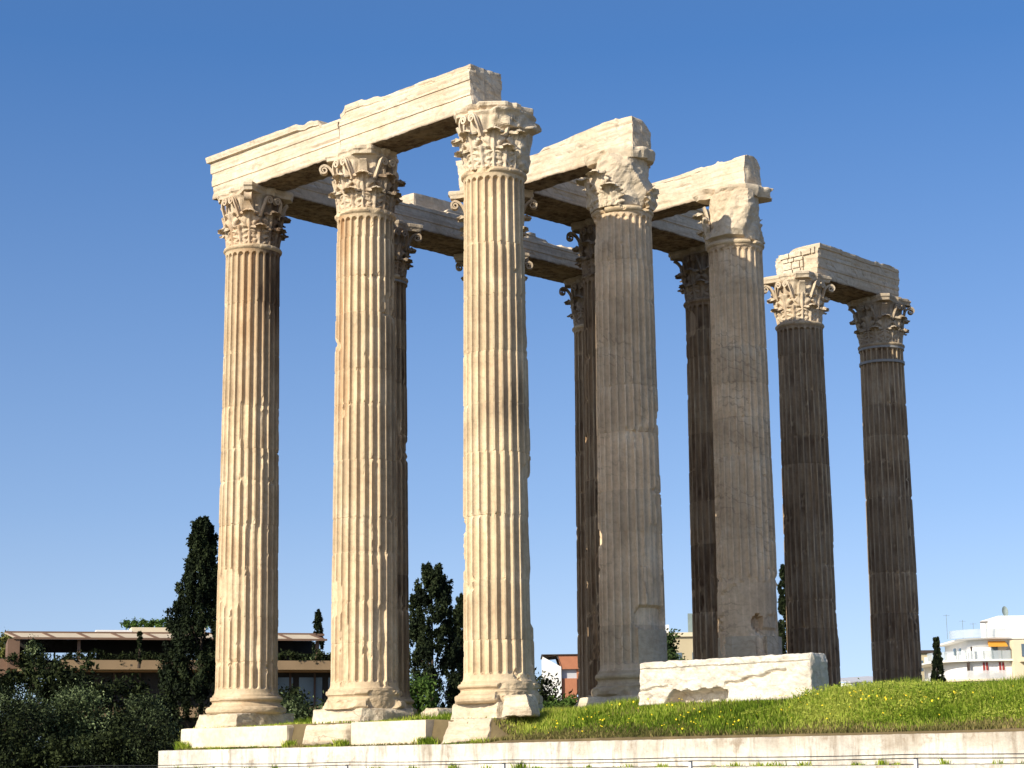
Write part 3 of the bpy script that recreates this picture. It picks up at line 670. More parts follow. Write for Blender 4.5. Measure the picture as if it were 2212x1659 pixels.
for z0_, z1_ in rows:
    x_ = -.62
    while x_ < .28: w_ = rs_.uniform(.22, .48); cells.append((x_, min(x_+w_, .34), z0_, z1_)); x_ += w_+.025
x_ = -.75
while x_ < .85: w_ = rs_.uniform(.3, .6); cells.append((x_, min(x_+w_, .9), .99, 1.0+rs_.uniform(.16, .3))); x_ += w_+.025
for (x0_, x1_, z0_, z1_) in cells:
    if x1_-x0_ < .08: continue
    # local frame of the block: x along v (near end is -x), y towards -u
    V, F = boxgrid(lev(-2.86, -2.78, .08), lev(-x1_-.0, -x0_, .06), lev(z0_, z1_, .06)); V = erode(V, V.min(0), V.max(0), .02, .05, int(rs_.randint(99)), 3., .012, 9.)
    V[:, 0] -= rs_.uniform(0, .03); Vp.append(V); Fp.append(F+o_); o_ += len(V)
Vp = np.concatenate(Vp); mesh_obj('masonry_patch', Vp, [np.concatenate(Fp)], M_PALE, bfg, dict(tone=.8*vnoise(np.floor(Vp*3.)+.3, 4), warm=0*Vp[:, 0], dirt=0*Vp[:, 0]))
# raised block on the distant beam
block_o = block('raised_block', None, (-.4, -1.35, 0), (.4, 1.35, .6), .02, .08, 81, M_BEAM, .1, dirt=.3)
block_o.location = tuple(G(0, 1, 18.16, -.8, 3.25)); block_o.rotation_euler = (0, 0, YAW)
tag(block_o, 'squared block lying on top of the distant beam between second and nearest columns', 'stone block')

# ------------------------------------------------------------------ step blocks, wall, fallen block
def step_block(name, label, u0, u1, v0, v1, z0, z1, seed, rad, amp, bias=0., mat=None, rz=0., fn=None, cat='stone block', group=None, step=.08, rough=.012, dirt=0., warm=.2, fac=0, fd=.3):
    o = block(name, None, (-(u1-u0)/2, -(v1-v0)/2, 0), ((u1-u0)/2, (v1-v0)/2, z1-z0), rad, amp, seed, mat or M_PALE, step, .9, rough, bias, fn, dirt, warm, fac=fac, fd=fd)
    p = (u0+u1)/2*UV_U+(v0+v1)/2*UV_V; o.location = (p[0], p[1], z0); o.rotation_euler = (0, 0, YAW+rz)
    return tag(o, label, cat, group)
GS = 'step blocks under the front columns'
step_block('step_block', 'long cream step block under the leftmost column, square cut at its right end', -12.12, -7.0, -1.62, 1.5, -.58, .02, 51, .03, .12, .0, M_NEW, group=GS)
step_block('step_block', 'short old step block with rounded left end under the second column', -6.5, -4.18, -1.6, 1.5, -.58, .0, 52, .06, .2, .0, M_PALE, group=GS, rough=.02, fac=12, fd=.3, step=.055)
step_block('step_block', 'clean pale new step block between the second and nearest columns', -4.14, -1.12, -1.66, 1.4, -.62, .03, 53, .008, .01, -.3, M_NEW, group=GS, rough=.002)
step_block('step_block', 'rugged broken step block like a boulder under the nearest column', -.95, 1.35, -1.66, 1.4, -.6, .03, 54, .08, .35, .05, M_PALE, group=GS, rough=.03, fac=20, fd=.5, step=.055)
for k, (du, dv, L, Wd, Hh, rz, lab) in enumerate([(1.5, -.75, .95, .8, .55, .4, 'rough broken stone lying against the right side of the nearest plinth'),
        (-4.1, 1.55, .8, .9, .42, .2, 'small weathered stone right behind the second plinth')]):
    z0 = (.05, .03, -.12)[k]
    step_block('loose_stone', lab, du-L/2, du+L/2, dv-Wd/2, dv+Wd/2, z0, z0+Hh, 60+k, .06, .2, .05, M_PALE, rz, cat='stone', step=.035, rough=.03, fac=16, fd=.2)
def notch(V0, V):
    # the broken-out hollow low on the front face and the crack rising to its right
    x, y, z = V0[:, 0], V0[:, 1], V0[:, 2]; fr = y < -.355
    top = .36-.02*np.sin(x*5)-.03*np.sin(x*13)
    ins = fr*sstep(-1.75, -1.62, x+.9*(.45-z)-.25)*sstep(.20, .08, x)*sstep(0, -.05, z-top)
    V[:, 1] += ins*.5
    cr = np.abs(z-(.42+.17*(x-.1)+.03*np.sin(x*9)))
    V[:, 1] += fr*(x > .1)*(x < 2.0)*np.exp(-(cr/.035)**2)*.10
    cr2 = np.abs(z-(.36+.12*(x+2.6)+.02*np.sin(x*11)))
    V[:, 1] += fr*(x < -1.7)*np.exp(-(cr2/.03)**2)*.08
    hv = fr*(z > .02); V[:, 1] += hv*.035*fbm(V0*3.1, 5, 4)
    V[:, 1] -= fr*.03*(z > .92)
    return V
fb = step_block('fallen_block', 'huge pale fallen architrave block lying in the grass, hollow and cracked low on its front', 4.05, 9.46, 1.0, 1.75, .28, 1.37, 55, .03, .14, .0, M_BLOCK, fn=notch, cat='stone block', step=.03, rough=.035, fac=8, fd=.10)

def wall_fn(V0, V):
    x, y, z = V0[:, 0], V0[:, 1], V0[:, 2]; fr = y < -.24
    V[:, 1] += fr*(.02*fbm(np.c_[x*1.5, z*2, z*0], 3, 4)+.05*np.clip(fbm(np.c_[x*.8, z*3, z*0+4], 6, 4)-.42, 0, 1))
    for j in WJ: V[:, 1] += fr*.035*np.exp(-((x-j-.01*np.sin(z*20))/.05)**2)
    return V
WJ = np.cumsum([2.1, 1.7, 2.6, 1.4, 3.1, 2.2, 1.9, 2.8, 1.6, 2.4, 3.0, 1.8, 2.2, 2.7, 2.3, 1.9, 2.6])-19
wallp = (-12.3+26.0)/2*UV_U - 2.05*UV_V
wl = empty('retaining_wall', (wallp[0], wallp[1], -2.6), YAW, 'long stained whitish stone step wall along the bottom, holding up the grass', 'wall'); wl['kind'] = 'thing'
hl = (26.0+12.3)/2
wo = block('upper_course', wl, (-hl, -.25, 1.35), (hl, .25, 1.97), .012, .09, 91, M_STEP, .07, 1.7, .008, -.12, wall_fn, .05, .3)
wv = np.zeros(len(wo.data.vertices)*3, np.float32); wo.data.vertices.foreach_get('co', wv); wv = wv.reshape(-1, 3).astype(float)
wd_ = sstep(1.50, 1.95, wv[:, 2]+.45*fbm(np.c_[wv[:, 0]*.7, wv[:, 0]*0, wv[:, 2]*.8], 8, 4))*sstep(-9, 2, wv[:, 0]+6*fbm(np.c_[wv[:, 0]*.3, 0*wv[:, 0], 0*wv[:, 0]], 2, 2))
wo.data.attributes['warm'].data.foreach_set('value', (.65*wd_).astype(np.float32)); wo.data.attributes['tone'].data.foreach_set('value', (.3*fbm(wv*np.array([.5, 1, .5]), 2, 3)).astype(np.float32))
wo.data.attributes['dirt'].data.foreach_set('value', np.clip(.10+.5*fbm(np.c_[wv[:, 0]*2.2, wv[:, 0]*0, wv[:, 2]*.7], 12, 4), 0, 1).astype(np.float32))
block('lower_course', wl, (-hl-.15, -.8, 0), (hl, .25, 1.34), .03, .05, 92, M_STEP, .12, .9, .006, -.1, None, .12, .4)

# low post and wire fence in front of the wall
fp = 6.2*UV_U-6.0*UV_V
fen = empty('wire_fence', (fp[0], fp[1], -2.1), YAW, 'low fence of thin white posts and two dark wires before the step wall', 'fence')
for k in range(-3, 4):
    V, F = boxgrid([-.03, .03], [-.03, .03], lev(0, .98, .3)); V[:, 0] += k*5.35-.1
    mesh_obj('post', V, F, plain('white_post_paint', (.75, .74, .70)) if k == -3 else bpy.data.materials['white_post_paint'], fen)
for zz in (1.045, .975):
    xs = np.linspace(-18, 18, 90); pts = np.c_[xs, np.zeros(90)-.04, zz-.02*np.abs(np.sin(xs/5.35*math.pi))]
    V, F = ribbon(pts, (0, 1, 0), .018, .018); mesh_obj('wire', V, F, M_DARKIRON, fen)

# ------------------------------------------------------------------ ground
def hmap(u, v):
    q = np.c_[u*.55, v*.55, u*0]; n = fbm(q, 4, 3)
    right = sstep(.9, 2.0, u)
    front = -.60+.62*sstep(-2.2, .6, v)+.16*sstep(1., 6., u)*sstep(-2., 2.5, v)-.14*sstep(9, 15, u)*sstep(-2., 1, v)
    inner = np.where(v < -1.45, -.64, .02+.05*sstep(-1.2, 2, v))
    h = inner*(1-right)+front*right + .07*n*sstep(-2.1, -1.2, v) + .12*sstep(3, 12, v)
    return h
us = np.concatenate([lev(-12.25, 26, .18)]); vs = np.concatenate([lev(-1.82, 4, .16), lev(4.6, 45, 1.2)])
uu, vv = np.meshgrid(us, vs, indexing='ij'); hh = hmap(uu.ravel(), vv.ravel())
top = uu.ravel()[:, None]*UV_U+vv.ravel()[:, None]*UV_V; top[:, 2] = hh
nu, nv = len(us), len(vs); F = [grid_faces(nu, nv)[:, ::-1]]; skirt = top.copy(); skirt[:, 2] = -2.9
rim = [j for j in range(nv)]+[i*nv+nv-1 for i in range(1, nu)]+[(nu-1)*nv+j for j in range(nv-2, -1, -1)]+[i*nv for i in range(nu-2, 0, -1)]
sk = np.array([(rim[k], rim[(k+1) % len(rim)], rim[(k+1) % len(rim)]+nu*nv, rim[k]+nu*nv) for k in range(len(rim))])
tag(mesh_obj('temple_mound', np.concatenate([top, skirt]), F+[sk], M_SOIL), kind='structure')
M_GROUND, t_, b_ = new_mat('park_ground'); ps_ = mapping(t_, (1, 1, 1))
t_.links.new(mixc(t_, .6, ramp(t_, noise(t_, ps_, .18, 6, .65), [(.35, (.07, .085, .025)), (.5, (.15, .125, .06)), (.65, (.22, .165, .09))]), ramp(t_, noise(t_, ps_, 6., 6, .7), [(.3, .45), (.7, 1.)]), 'MULTIPLY'), b_.inputs['Base Color']); b_.inputs['Roughness'].default_value = .95
V, F = boxgrid([-4000, 4000], [-200, 6000], [-3.2, -2.7]); tag(mesh_obj('ground', V, F, M_GROUND), kind='structure')

RNG = np.random.RandomState(7)
def blades(name, u, v, hgt, wid, mat, lean=.35):
    n = len(u); z = hmap(u, v)-.03; root = u[:, None]*UV_U+v[:, None]*UV_V; root[:, 2] = z
    a = RNG.rand(n)*2*math.pi; t = np.stack([np.cos(a), np.sin(a), 0*a], -1); b = RNG.rand(n)*2*math.pi
    ln = np.stack([np.cos(b), np.sin(b), 0*b], -1)*(RNG.rand(n)[:, None]*lean)*hgt[:, None]
    up = np.stack([0*a, 0*a, hgt], -1); w = wid[:, None]*t
    V = np.stack([root-w, root+w, root+up*.55+ln*.35+w*.8, root+up*.55+ln*.35-w*.8, root+up+ln], 1).reshape(-1, 3)
    o = np.arange(n)[:, None]*5
    tn = np.repeat(np.clip(1.5*fbm(np.c_[u*.8, v*.8, 0*u], 9, 3)+.5*RNG.randn(n), -1.6, 1.6), 5)
    return mesh_obj(name, V, [o+np.array([[0, 1, 2, 3]]), o+np.array([[3, 2, 4]])], mat, None, dict(tone=tn))
def rnd(n, a, b): return a+(b-a)*RNG.rand(n)
def inblk(u, v): return (u > 4.1) & (u < 9.5) & (v > 1.05) & (v < 2.1)
# tall lush grass right of the nearest column, growing taller to the right
n = 130000; u = rnd(n, .8, 22); v = rnd(n, -1.75, 4.5); lush = fbm(np.c_[u*.6, v*.6, u*0], 21, 3)
keep = (RNG.rand(n) < sstep(-1.9, -.6, v+.5*lush)*sstep(.7, 1.6, u+.3*v)) & ~inblk(u, v); u, v, lush = u[keep], v[keep], lush[keep]
h = (.15+.22*sstep(-1.5, 1.5, v)+.13*sstep(7.5, 11.5, u)*sstep(-1.2, .6, v)-.06*sstep(13, 17, u))*(1+.55*lush)*(.55+.6*RNG.rand(len(u)))
h = np.where((u > 3.6) & (u < 9.5) & (v < 1.05) & (v > -.3), h*.6, h)
tag(blades('tall_grass', u, v, h, .010+.010*RNG.rand(len(u)), M_GRASS, .5), kind='stuff')
# feathery weeds: bunches of fine leaflets on stalks
n = 3200; u = rnd(n, 6.5, 22); v = rnd(n, -1.0, 4.0); k = (RNG.rand(n) < sstep(6.5, 11.5, u)) & ~inblk(u, v) & ~((u < 9.7) & (v > -.5) & (v < 1.1)); u, v = u[k], v[k]
hw = (.30+.22*RNG.rand(len(u))-.06*sstep(13, 17, u))*sstep(-1.6, .6, v)
c = u[:, None]*UV_U+v[:, None]*UV_V; c[:, 2] = hmap(u, v)
def leafquads(cent, size, rs, tone, flat=.0, asp=.5):
    n = len(cent); a = rs.randn(n, 3); a[:, 2] += flat; a /= np.linalg.norm(a, axis=1, keepdims=True)
    b = np.cross(a, rs.randn(n, 3)); b /= np.maximum(np.linalg.norm(b, axis=1, keepdims=True), 1e-6)
    s = (size*(.6+.8*rs.rand(n)))[:, None]
    V = np.stack([cent-a*s, cent+b*s*asp, cent+a*s, cent-b*s*asp], 1).reshape(-1, 3)
    return V, np.arange(n)[:, None]*4+np.array([[0, 1, 2, 3]]), np.repeat(tone, 4)
m = 46; cc = np.repeat(c, m, 0); hr = np.repeat(hw, m); t_ = RNG.rand(len(cc))**.6
cc = cc+RNG.randn(len(cc), 3)*np.array([.10, .10, .02]); cc[:, 2] += hr*t_
V, F, tn = leafquads(cc, .036, RNG, np.clip(.8*fbm(cc*1.2, 3, 2)+.4*RNG.randn(len(cc))+.2, -1, 1.5), .6, .3)
tag(mesh_obj('feathery_weeds', V, F, M_GRASS, None, dict(tone=tn)), kind='stuff')
# dry short growth along the wall edge
n = 32000; u = rnd(n, -12.1, 25); v = -1.80+np.abs(RNG.randn(n))*.5; k = (u > 1.2) | ((v < -1.66) & (fbm(np.c_[u*1.1, u*0, u*0], 5, 2) > .12)); u, v = u[k], v[k]
tag(blades('dry_grass', u, v, .05+.10*RNG.rand(len(u)), .008+.008*RNG.rand(len(u)), M_GRASSD, .8), kind='stuff')
n = 10500; u = rnd(n, 1.2, 22); v = rnd(n, -1.7, 3.5); k = ~inblk(u, v) & (fbm(np.c_[u*.7, v*.9, u*0], 33, 3) > -.02); u, v = u[k], v[k]
tag(blades('dry_stalks', u, v, .14+.26*RNG.rand(len(u))*sstep(-1.6, .8, v), .006+.006*RNG.rand(len(u)), M_GRASSD, .5), kind='stuff')
# grass between and behind the front plinths, and tufts before the step blocks
n = 26000; u = rnd(n, -12, 3); v = rnd(n, -1.3, 7.5); pl = np.zeros(n, bool)
for (a, b) in ((-11, 0), (-5.5, 0), (0, 0), (-11, 5.5), (-5.5, 5.5), (0, 5.5)): pl |= (np.abs(u-a) < 1.2) & (np.abs(v-b) < 1.2)
u, v = u[~pl], v[~pl]
tag(blades('plinth_grass', u, v, .10+.28*RNG.rand(len(u))*sstep(-1.2, 1.5, v), .012+.01*RNG.rand(len(u)), M_GRASS, .5), kind='stuff')
tu, tv, th_ = [], [], []
for (uc, nn, hh_, sp) in [(-11.9, 300, .34, .16), (-11.2, 160, .16, .3), (-10.3, 220, .16, .3), (-9.4, 150, .12, .25), (-8.4, 90, .14, .12), (-7.6, 60, .10, .1), (-6.8, 260, .26, .12), (-6.0, 120, .1, .3), (-5.2, 160, .12, .3), (-4.5, 320, .26, .16), (-3.2, 60, .08, .1), (-1.05, 420, .26, .16), (.2, 160, .12, .25), (.9, 200, .2, .2)]:
    tu.append(uc+RNG.randn(nn)*sp); tv.append(-1.74+RNG.rand(nn)*.10); th_.append(hh_*(.4+.7*RNG.rand(nn)))
tu, tv, th_ = map(np.concatenate, (tu, tv, th_))
tag(blades('grass_tufts', np.clip(tu, -12.2, 18), tv, th_, .012+.01*RNG.rand(len(tu)), M_GRASS, .7), kind='stuff')
n = 1400; uc = rnd(60, -12, 18.5); k = RNG.randint(0, 60, n); u = uc[k]+RNG.randn(n)*.10; hgt = (.05+.16*RNG.rand(60)**2)[k]*(.4+.8*RNG.rand(n))
a = RNG.rand(n)*6.28; root = u[:, None]*UV_U+(-2.33-.12*RNG.rand(n))[:, None]*UV_V; root[:, 2] = -1.27; w_ = (.009+.008*RNG.rand(n))[:, None]*np.stack([np.cos(a), np.sin(a), 0*a], -1)
ln = RNG.randn(n, 3)*np.array([.3, .3, 0])*hgt[:, None]; upv = np.stack([0*a, 0*a, hgt], -1)
V = np.stack([root-w_, root+w_, root+upv*.55+ln*.35+w_*.8, root+upv*.55+ln*.35-w_*.8, root+upv+ln], 1).reshape(-1, 3); o_ = np.arange(n)[:, None]*5
tag(mesh_obj('wall_weeds', V, [o_+np.array([[0, 1, 2, 3]]), o_+np.array([[3, 2, 4]])], M_GRASS, None, dict(tone=np.repeat(RNG.randn(n)*.5, 5))), kind='stuff')
# yellow flowers
fu = np.concatenate([rnd(60, 1.8, 12), 12.2+RNG.randn(40)*.9, 7.5+RNG.randn(24)*.8, 4.2+RNG.randn(20)*.8, rnd(12, 11, 18)]); fv = np.concatenate([rnd(60, -1.5, .6), -.3+RNG.randn(40)*.25, -1.0+RNG.randn(24)*.2, -.9+RNG.randn(20)*.3, rnd(12, -1.4, .5)])
fc = fu[:, None]*UV_U+fv[:, None]*UV_V; fc[:, 2] = hmap(fu, fv)+.10+.16*sstep(-1.5, .3, fv)+.06*RNG.rand(len(fu))+.10*(fu > 10)
vv_ = []; ff_ = []
for k, p in enumerate(fc):
    r = .012+.014*RNG.rand(); tl_ = RNG.randn(2)*.3
    for q in range(6): vv_.append(p+np.array([r*math.cos(q*1.047), r*math.sin(q*1.047)-.01, r*(tl_[0]*math.cos(q*1.047)+(.6+tl_[1])*math.sin(q*1.047))]))
    ff_.append(np.arange(6)+6*k)
tag(mesh_obj('yellow_flowers', np.array(vv_), [np.array(ff_)], M_FLOWER), kind='stuff')

# ------------------------------------------------------------------ trees and shrubs
def limb(MBV, MBF, p0, p1, r0, r1, n=7):
    p0, p1 = np.array(p0, float), np.array(p1, float); d = p1-p0; d /= np.linalg.norm(d); a = np.cross(d, (0, 0, 1.) if abs(d[2]) < .9 else (1., 0, 0)); a /= np.linalg.norm(a); b = np.cross(d, a)
    o = sum(len(x) for x in MBV); th = np.arange(n)/n*2*math.pi
    ring = lambda p, r: p+r*(np.cos(th)[:, None]*a+np.sin(th)[:, None]*b)
    pm = (p0+p1)/2+.06*np.linalg.norm(p1-p0)*a
    MBV.append(np.concatenate([ring(p0, r0), ring(pm, (r0+r1)/2), ring(p1, r1)])); MBF.append(grid_faces(3, n, True, o))
def WP(px, py, Y):
    R = FW+(px-1106)/FPX*RT-(py-829.5)/FPX*UP; return CAMP+R*(Y/R[1])
def cypress(px, ytop, Y, R, label, seed, nb=420, base_z=-2.7, lf=70, size=.13, sway=.0, group='cypress trees', t0=.04, fat=.55):
    rs = np.random.RandomState(seed); top = WP(px, ytop, Y); H = top[2]-base_z
    t = rs.rand(nb)**.85*(1-t0)+t0; prof = R*np.minimum(1, (t/.14)**.6)*(1-t)**fat*(1+.22*vnoise(np.c_[t*7, t*0+seed, t*0], seed)); prof = np.maximum(prof, .10)
    a = rs.rand(nb)*2*math.pi; rad = prof*(.40+.72*rs.rand(nb)**.6); rad = rad*(1+.25*fbm(np.c_[np.cos(a)*1.5, np.sin(a)*1.5, t*6+seed], seed, 2))
    bc = np.stack([np.cos(a)*rad, np.sin(a)*rad, t*H], -1); bl = (.35+.5*rs.rand(nb))*(.45+.55*(1-t))*min(1.4, R*.55); bw = bl*.42
    q = np.repeat(np.arange(nb), lf); dz = rs.rand(len(q)); rr = bw[q]*np.sin(math.pi*np.clip(dz*.9+.08, 0, 1))
    outd = np.stack([np.cos(a), np.sin(a), 0*a], -1)
    C_ = bc[q]+outd[q]*(dz*bl[q]*.45)[:, None]+rs.randn(len(q), 3)*rr[:, None]*.6; C_[:, 2] += (dz-.35)*bl[q]*1.5
    tone = np.clip(.7*rs.randn(nb)[q]*.6+.35*rs.randn(len(q)), -1.3, 1.5)
    V, F, tn = leafquads(C_, size, rs, tone, .9, .42)
    e = empty('cypress_tree', (top[0], top[1], base_z), 0, label, 'tree', group)
    mesh_obj('crown', V, F, M_CYP, e, dict(tone=tn))
    tv_, tf_ = [], []; limb(tv_, tf_, (0, 0, -.2), (0.05, 0, H*.55), .05*R+.12, .07); limb(tv_, tf_, (0.05, 0, H*.55), (0, 0, H*.97), .07, .02)
    for k in range(10):
        z_ = H*(.1+.07*k); an = rs.rand()*6.3; limb(tv_, tf_, (0, 0, z_), (math.cos(an)*R*.5*(1-z_/H), math.sin(an)*R*.5*(1-z_/H), z_+R*.7), .05, .02, 5)
    mesh_obj('trunk', np.concatenate(tv_), [np.concatenate(tf_)], M_TRUNK, e)
    return e
def bushy(name, cat, label, base, blobs, seed, mat, nleaf=9000, size=.10, group=None, asp=.45, clump=.28, trunk=True, flat=.3):
    """blobs: (dx, dy, z above base, rx, rz)"""
    rs = np.random.RandomState(seed); e = empty(name, base, 0, label, cat, group); Vs = []; Ts = []
    vol = np.array([b[3]**2*b[4] for b in blobs])**.67; vol /= vol.sum(); tv_, tf_ = [], []
    for (dx, dy, z, rx, rz), w in zip(blobs, vol):
        n = int(nleaf*w); ncl = max(10, n//90); d = rs.randn(ncl, 3); d /= np.linalg.norm(d, axis=1, keepdims=True)
        r = (.55+.5*rs.rand(ncl)**.7)*(1+.45*fbm(d*1.7+seed+dx, seed, 3)); cc = d*r[:, None]*np.array([rx, rx, rz])+np.array([dx, dy, z])
        q = rs.randint(0, ncl, n); p = cc[q]+rs.randn(n, 3)*clump*np.array([1, 1, .8])*(.5+.7*rs.rand(ncl))[q][:, None]
        p[:, 2] = np.maximum(p[:, 2], .05)
        Vs.append(p); Ts.append(np.clip(.5*rs.randn(ncl)[q]+.45*rs.randn(n), -1.4, 1.6))
        if trunk:
            mid = (dx*.35+rs.randn()*.1, dy*.35, z*.5); limb(tv_, tf_, (rs.randn()*.08, rs.randn()*.08, -.3), mid, .12, .08); limb(tv_, tf_, mid, (dx, dy, z+rz*.3), .08, .03)
            for k in range(4): limb(tv_, tf_, (dx*.7, dy*.7, z*.8), tuple(np.array((dx, dy, z))+rs.randn(3)*np.array([rx, rx, rz])*.45), .045, .015, 5)
    V, F, tn = leafquads(np.concatenate(Vs), size, rs, np.concatenate(Ts), flat, asp)
    mesh_obj('crown' if cat == 'tree' else 'foliage', V, F, mat, e, dict(tone=tn))
    if trunk and tv_: mesh_obj('trunk' if cat == 'tree' else 'stem', np.concatenate(tv_), [np.concatenate(tf_)], M_TRUNK, e)
    return e

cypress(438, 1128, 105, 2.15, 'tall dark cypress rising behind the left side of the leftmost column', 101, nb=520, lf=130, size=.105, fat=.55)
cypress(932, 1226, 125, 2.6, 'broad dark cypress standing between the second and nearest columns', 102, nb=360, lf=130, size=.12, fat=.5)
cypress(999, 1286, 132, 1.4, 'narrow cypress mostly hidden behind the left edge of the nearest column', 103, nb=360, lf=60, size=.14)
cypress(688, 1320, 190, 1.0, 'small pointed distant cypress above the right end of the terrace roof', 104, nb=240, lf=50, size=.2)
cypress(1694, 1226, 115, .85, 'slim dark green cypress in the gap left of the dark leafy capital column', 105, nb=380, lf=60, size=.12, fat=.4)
cypress(2022, 1380, 150, .85, 'little free standing cypress left of the white apartment house', 106, nb=300, lf=60, size=.13)
OG = 'olive trees and shrubs below the terrace at left'
def sh(px, py, Y, *a):     # shrub standing on the park ground under a seen point
    p = WP(px, py, Y); return (p[0], p[1], -2.7)
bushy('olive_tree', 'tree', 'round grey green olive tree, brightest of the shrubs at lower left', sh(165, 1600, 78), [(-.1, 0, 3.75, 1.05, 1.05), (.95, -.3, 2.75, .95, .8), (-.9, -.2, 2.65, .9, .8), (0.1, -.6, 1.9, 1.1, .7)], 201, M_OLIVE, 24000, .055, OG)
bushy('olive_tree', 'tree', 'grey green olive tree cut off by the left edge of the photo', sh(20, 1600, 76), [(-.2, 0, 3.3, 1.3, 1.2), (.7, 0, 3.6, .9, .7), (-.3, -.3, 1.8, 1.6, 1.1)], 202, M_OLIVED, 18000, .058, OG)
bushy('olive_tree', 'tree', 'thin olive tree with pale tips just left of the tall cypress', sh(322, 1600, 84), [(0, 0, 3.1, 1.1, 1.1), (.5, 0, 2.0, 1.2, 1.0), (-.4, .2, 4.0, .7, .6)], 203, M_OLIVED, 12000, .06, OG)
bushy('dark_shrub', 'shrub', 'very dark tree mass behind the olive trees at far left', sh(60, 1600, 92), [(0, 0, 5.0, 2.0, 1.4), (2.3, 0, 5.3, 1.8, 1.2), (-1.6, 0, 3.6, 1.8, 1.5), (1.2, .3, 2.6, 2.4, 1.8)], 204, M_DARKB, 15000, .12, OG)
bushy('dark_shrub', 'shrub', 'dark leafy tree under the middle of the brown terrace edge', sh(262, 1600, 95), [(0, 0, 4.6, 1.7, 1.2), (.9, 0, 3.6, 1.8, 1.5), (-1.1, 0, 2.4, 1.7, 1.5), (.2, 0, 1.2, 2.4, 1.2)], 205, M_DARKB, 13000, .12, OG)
bushy('dark_shrub', 'shrub', 'low dark undergrowth at the bottom left corner', sh(110, 1640, 70), [(-1.5, 0, 1.9, 1.3, 1.5), (.1, .3, 1.5, 1.2, 1.35), (1.5, 0, 1.8, 1.3, 1.3), (3.0, .3, 2.2, 1.3, 1.4), (-.4, 0, .9, 1.6, .9), (2.2, 0, .9, 1.6, .9)], 206, M_DARKB, 22000, .075, OG, trunk=False)  # near-black leaf colour stands in for the shadow over this corner
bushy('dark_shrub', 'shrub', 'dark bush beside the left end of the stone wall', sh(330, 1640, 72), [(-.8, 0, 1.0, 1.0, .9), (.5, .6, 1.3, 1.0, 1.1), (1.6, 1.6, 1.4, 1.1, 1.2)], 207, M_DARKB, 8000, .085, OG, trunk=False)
BG = 'bushes seen between the columns'
bushy('bush', 'shrub', 'grey leaved bush seen between the two leftmost columns', sh(650, 1560, 84), [(-.5, 0, 3.6, 1.0, .9), (.6, .2, 3.2, 1.0, .8), (.1, 0, 2.0, 1.5, 1.3)], 211, M_OLIVE, 10000, .085, BG)
bushy('bush', 'shrub', 'dark bush just right of the leftmost column', sh(622, 1500, 92), [(0, 0, 4.3, .9, .8), (.3, 0, 2.6, 1.2, 1.6)], 212, M_DARKB, 6000, .10, BG)
bushy('bush', 'shrub', 'bright leaved bush just right of the second column', sh(905, 1500, 92), [(0, 0, 4.6, .8, .9), (.2, 0, 3.0, 1.2, 1.2), (.9, 0, 2.6, 1.0, 1.0)], 213, M_GREENB, 8000, .10, BG)
bushy('bush', 'shrub', 'dark low bush left of the nearest column', sh(950, 1540, 86), [(-.5, 0, 2.5, 1.3, 1.1), (.9, 0, 2.7, 1.2, 1.2)], 214, M_DARKB, 8000, .10, BG)
bushy('bush', 'shrub', 'dark bush right beside the foot of the nearest column', sh(1172, 1500, 84), [(0, 0, 4.4, .5, .75), (.1, 0, 3.2, .8, 1.0), (.8, 0, 2.9, 1.0, .9)], 215, M_DARKB, 12000, .085, BG)
bushy('bush', 'shrub', 'rounded bush below the white and brick house', sh(1232, 1520, 80), [(0, 0, 3.1, .9, .9), (-.9, .1, 3.0, .9, .8), (.8, 0, 3.3, .7, .7)], 216, M_GREENB, 13000, .085, BG)
bushy('bush', 'shrub', 'small bush on the skyline between the two rightmost columns', sh(1862, 1480, 110), [(-.5, 0, 4.1, .8, .7), (.6, 0, 4.2, .7, .6), (0, 0, 2.6, 1.4, 1.4)], 217, M_GREENB, 6000, .12, BG)
bushy('bush', 'shrub', 'dark thorny bush in front of the white apartment house', sh(2150, 1480, 120), [(0, 0, 4.8, 1.0, .9), (.9, 0, 4.0, .8, .8), (-.9, 0, 3.7, .7, .6), (0, 0, 2.4, 1.8, 1.4)], 218, M_DARKB, 8000, .12, BG)
bushy('bush', 'shrub', 'pale weedy plant at the left end of the long cream step block', tuple(G(0, 0, -.6, -1.35, -1.3)), [(0, 0, .28, .16, .26), (.1, -.25, .18, .16, .2)], 219, M_YEL, 700, .035, None, trunk=False, clump=.06)
bushy('pine_tree', 'tree', 'dark pine with drooping needles before the flat beige building', sh(1470, 1400, 140), [(-.7, 0, 8.2, .8, .65), (.5, 0, 7.6, 1.0, .55), (1.3, 0, 7.4, .7, .6), (-1.0, 0, 6.8, .8, .8)], 221, M_PINE, 9000, .13, None)
bushy('round_tree', 'tree', 'dark tree top peeping past the lower right edge of the lumpy capital column', sh(1436, 1345, 145), [(0, 0, 10.4, .55, .8), (-.5, 0, 9.2, 1.1, 1.1)], 222, M_PINE, 4000, .13, None)
bushy('yellow_tree', 'tree', 'yellowing poplar at the far left edge behind the terrace house', sh(12, 1380, 165), [(0, 0, 11.2, 1.5, 1.6), (.9, 0, 10.4, 1.2, 1.4), (-1., 0, 9.2, 1.5, 1.6)], 223, M_YEL, 9000, .16, None)
bushy('olive_tree', 'tree', 'pale round tree beside the small distant cypress', sh(668, 1380, 175), [(0, 0, 11.0, 1.1, 1.0), (1.7, 0, 10.4, 1.3, .8)], 224, M_OLIVE, 6000, .16, None)

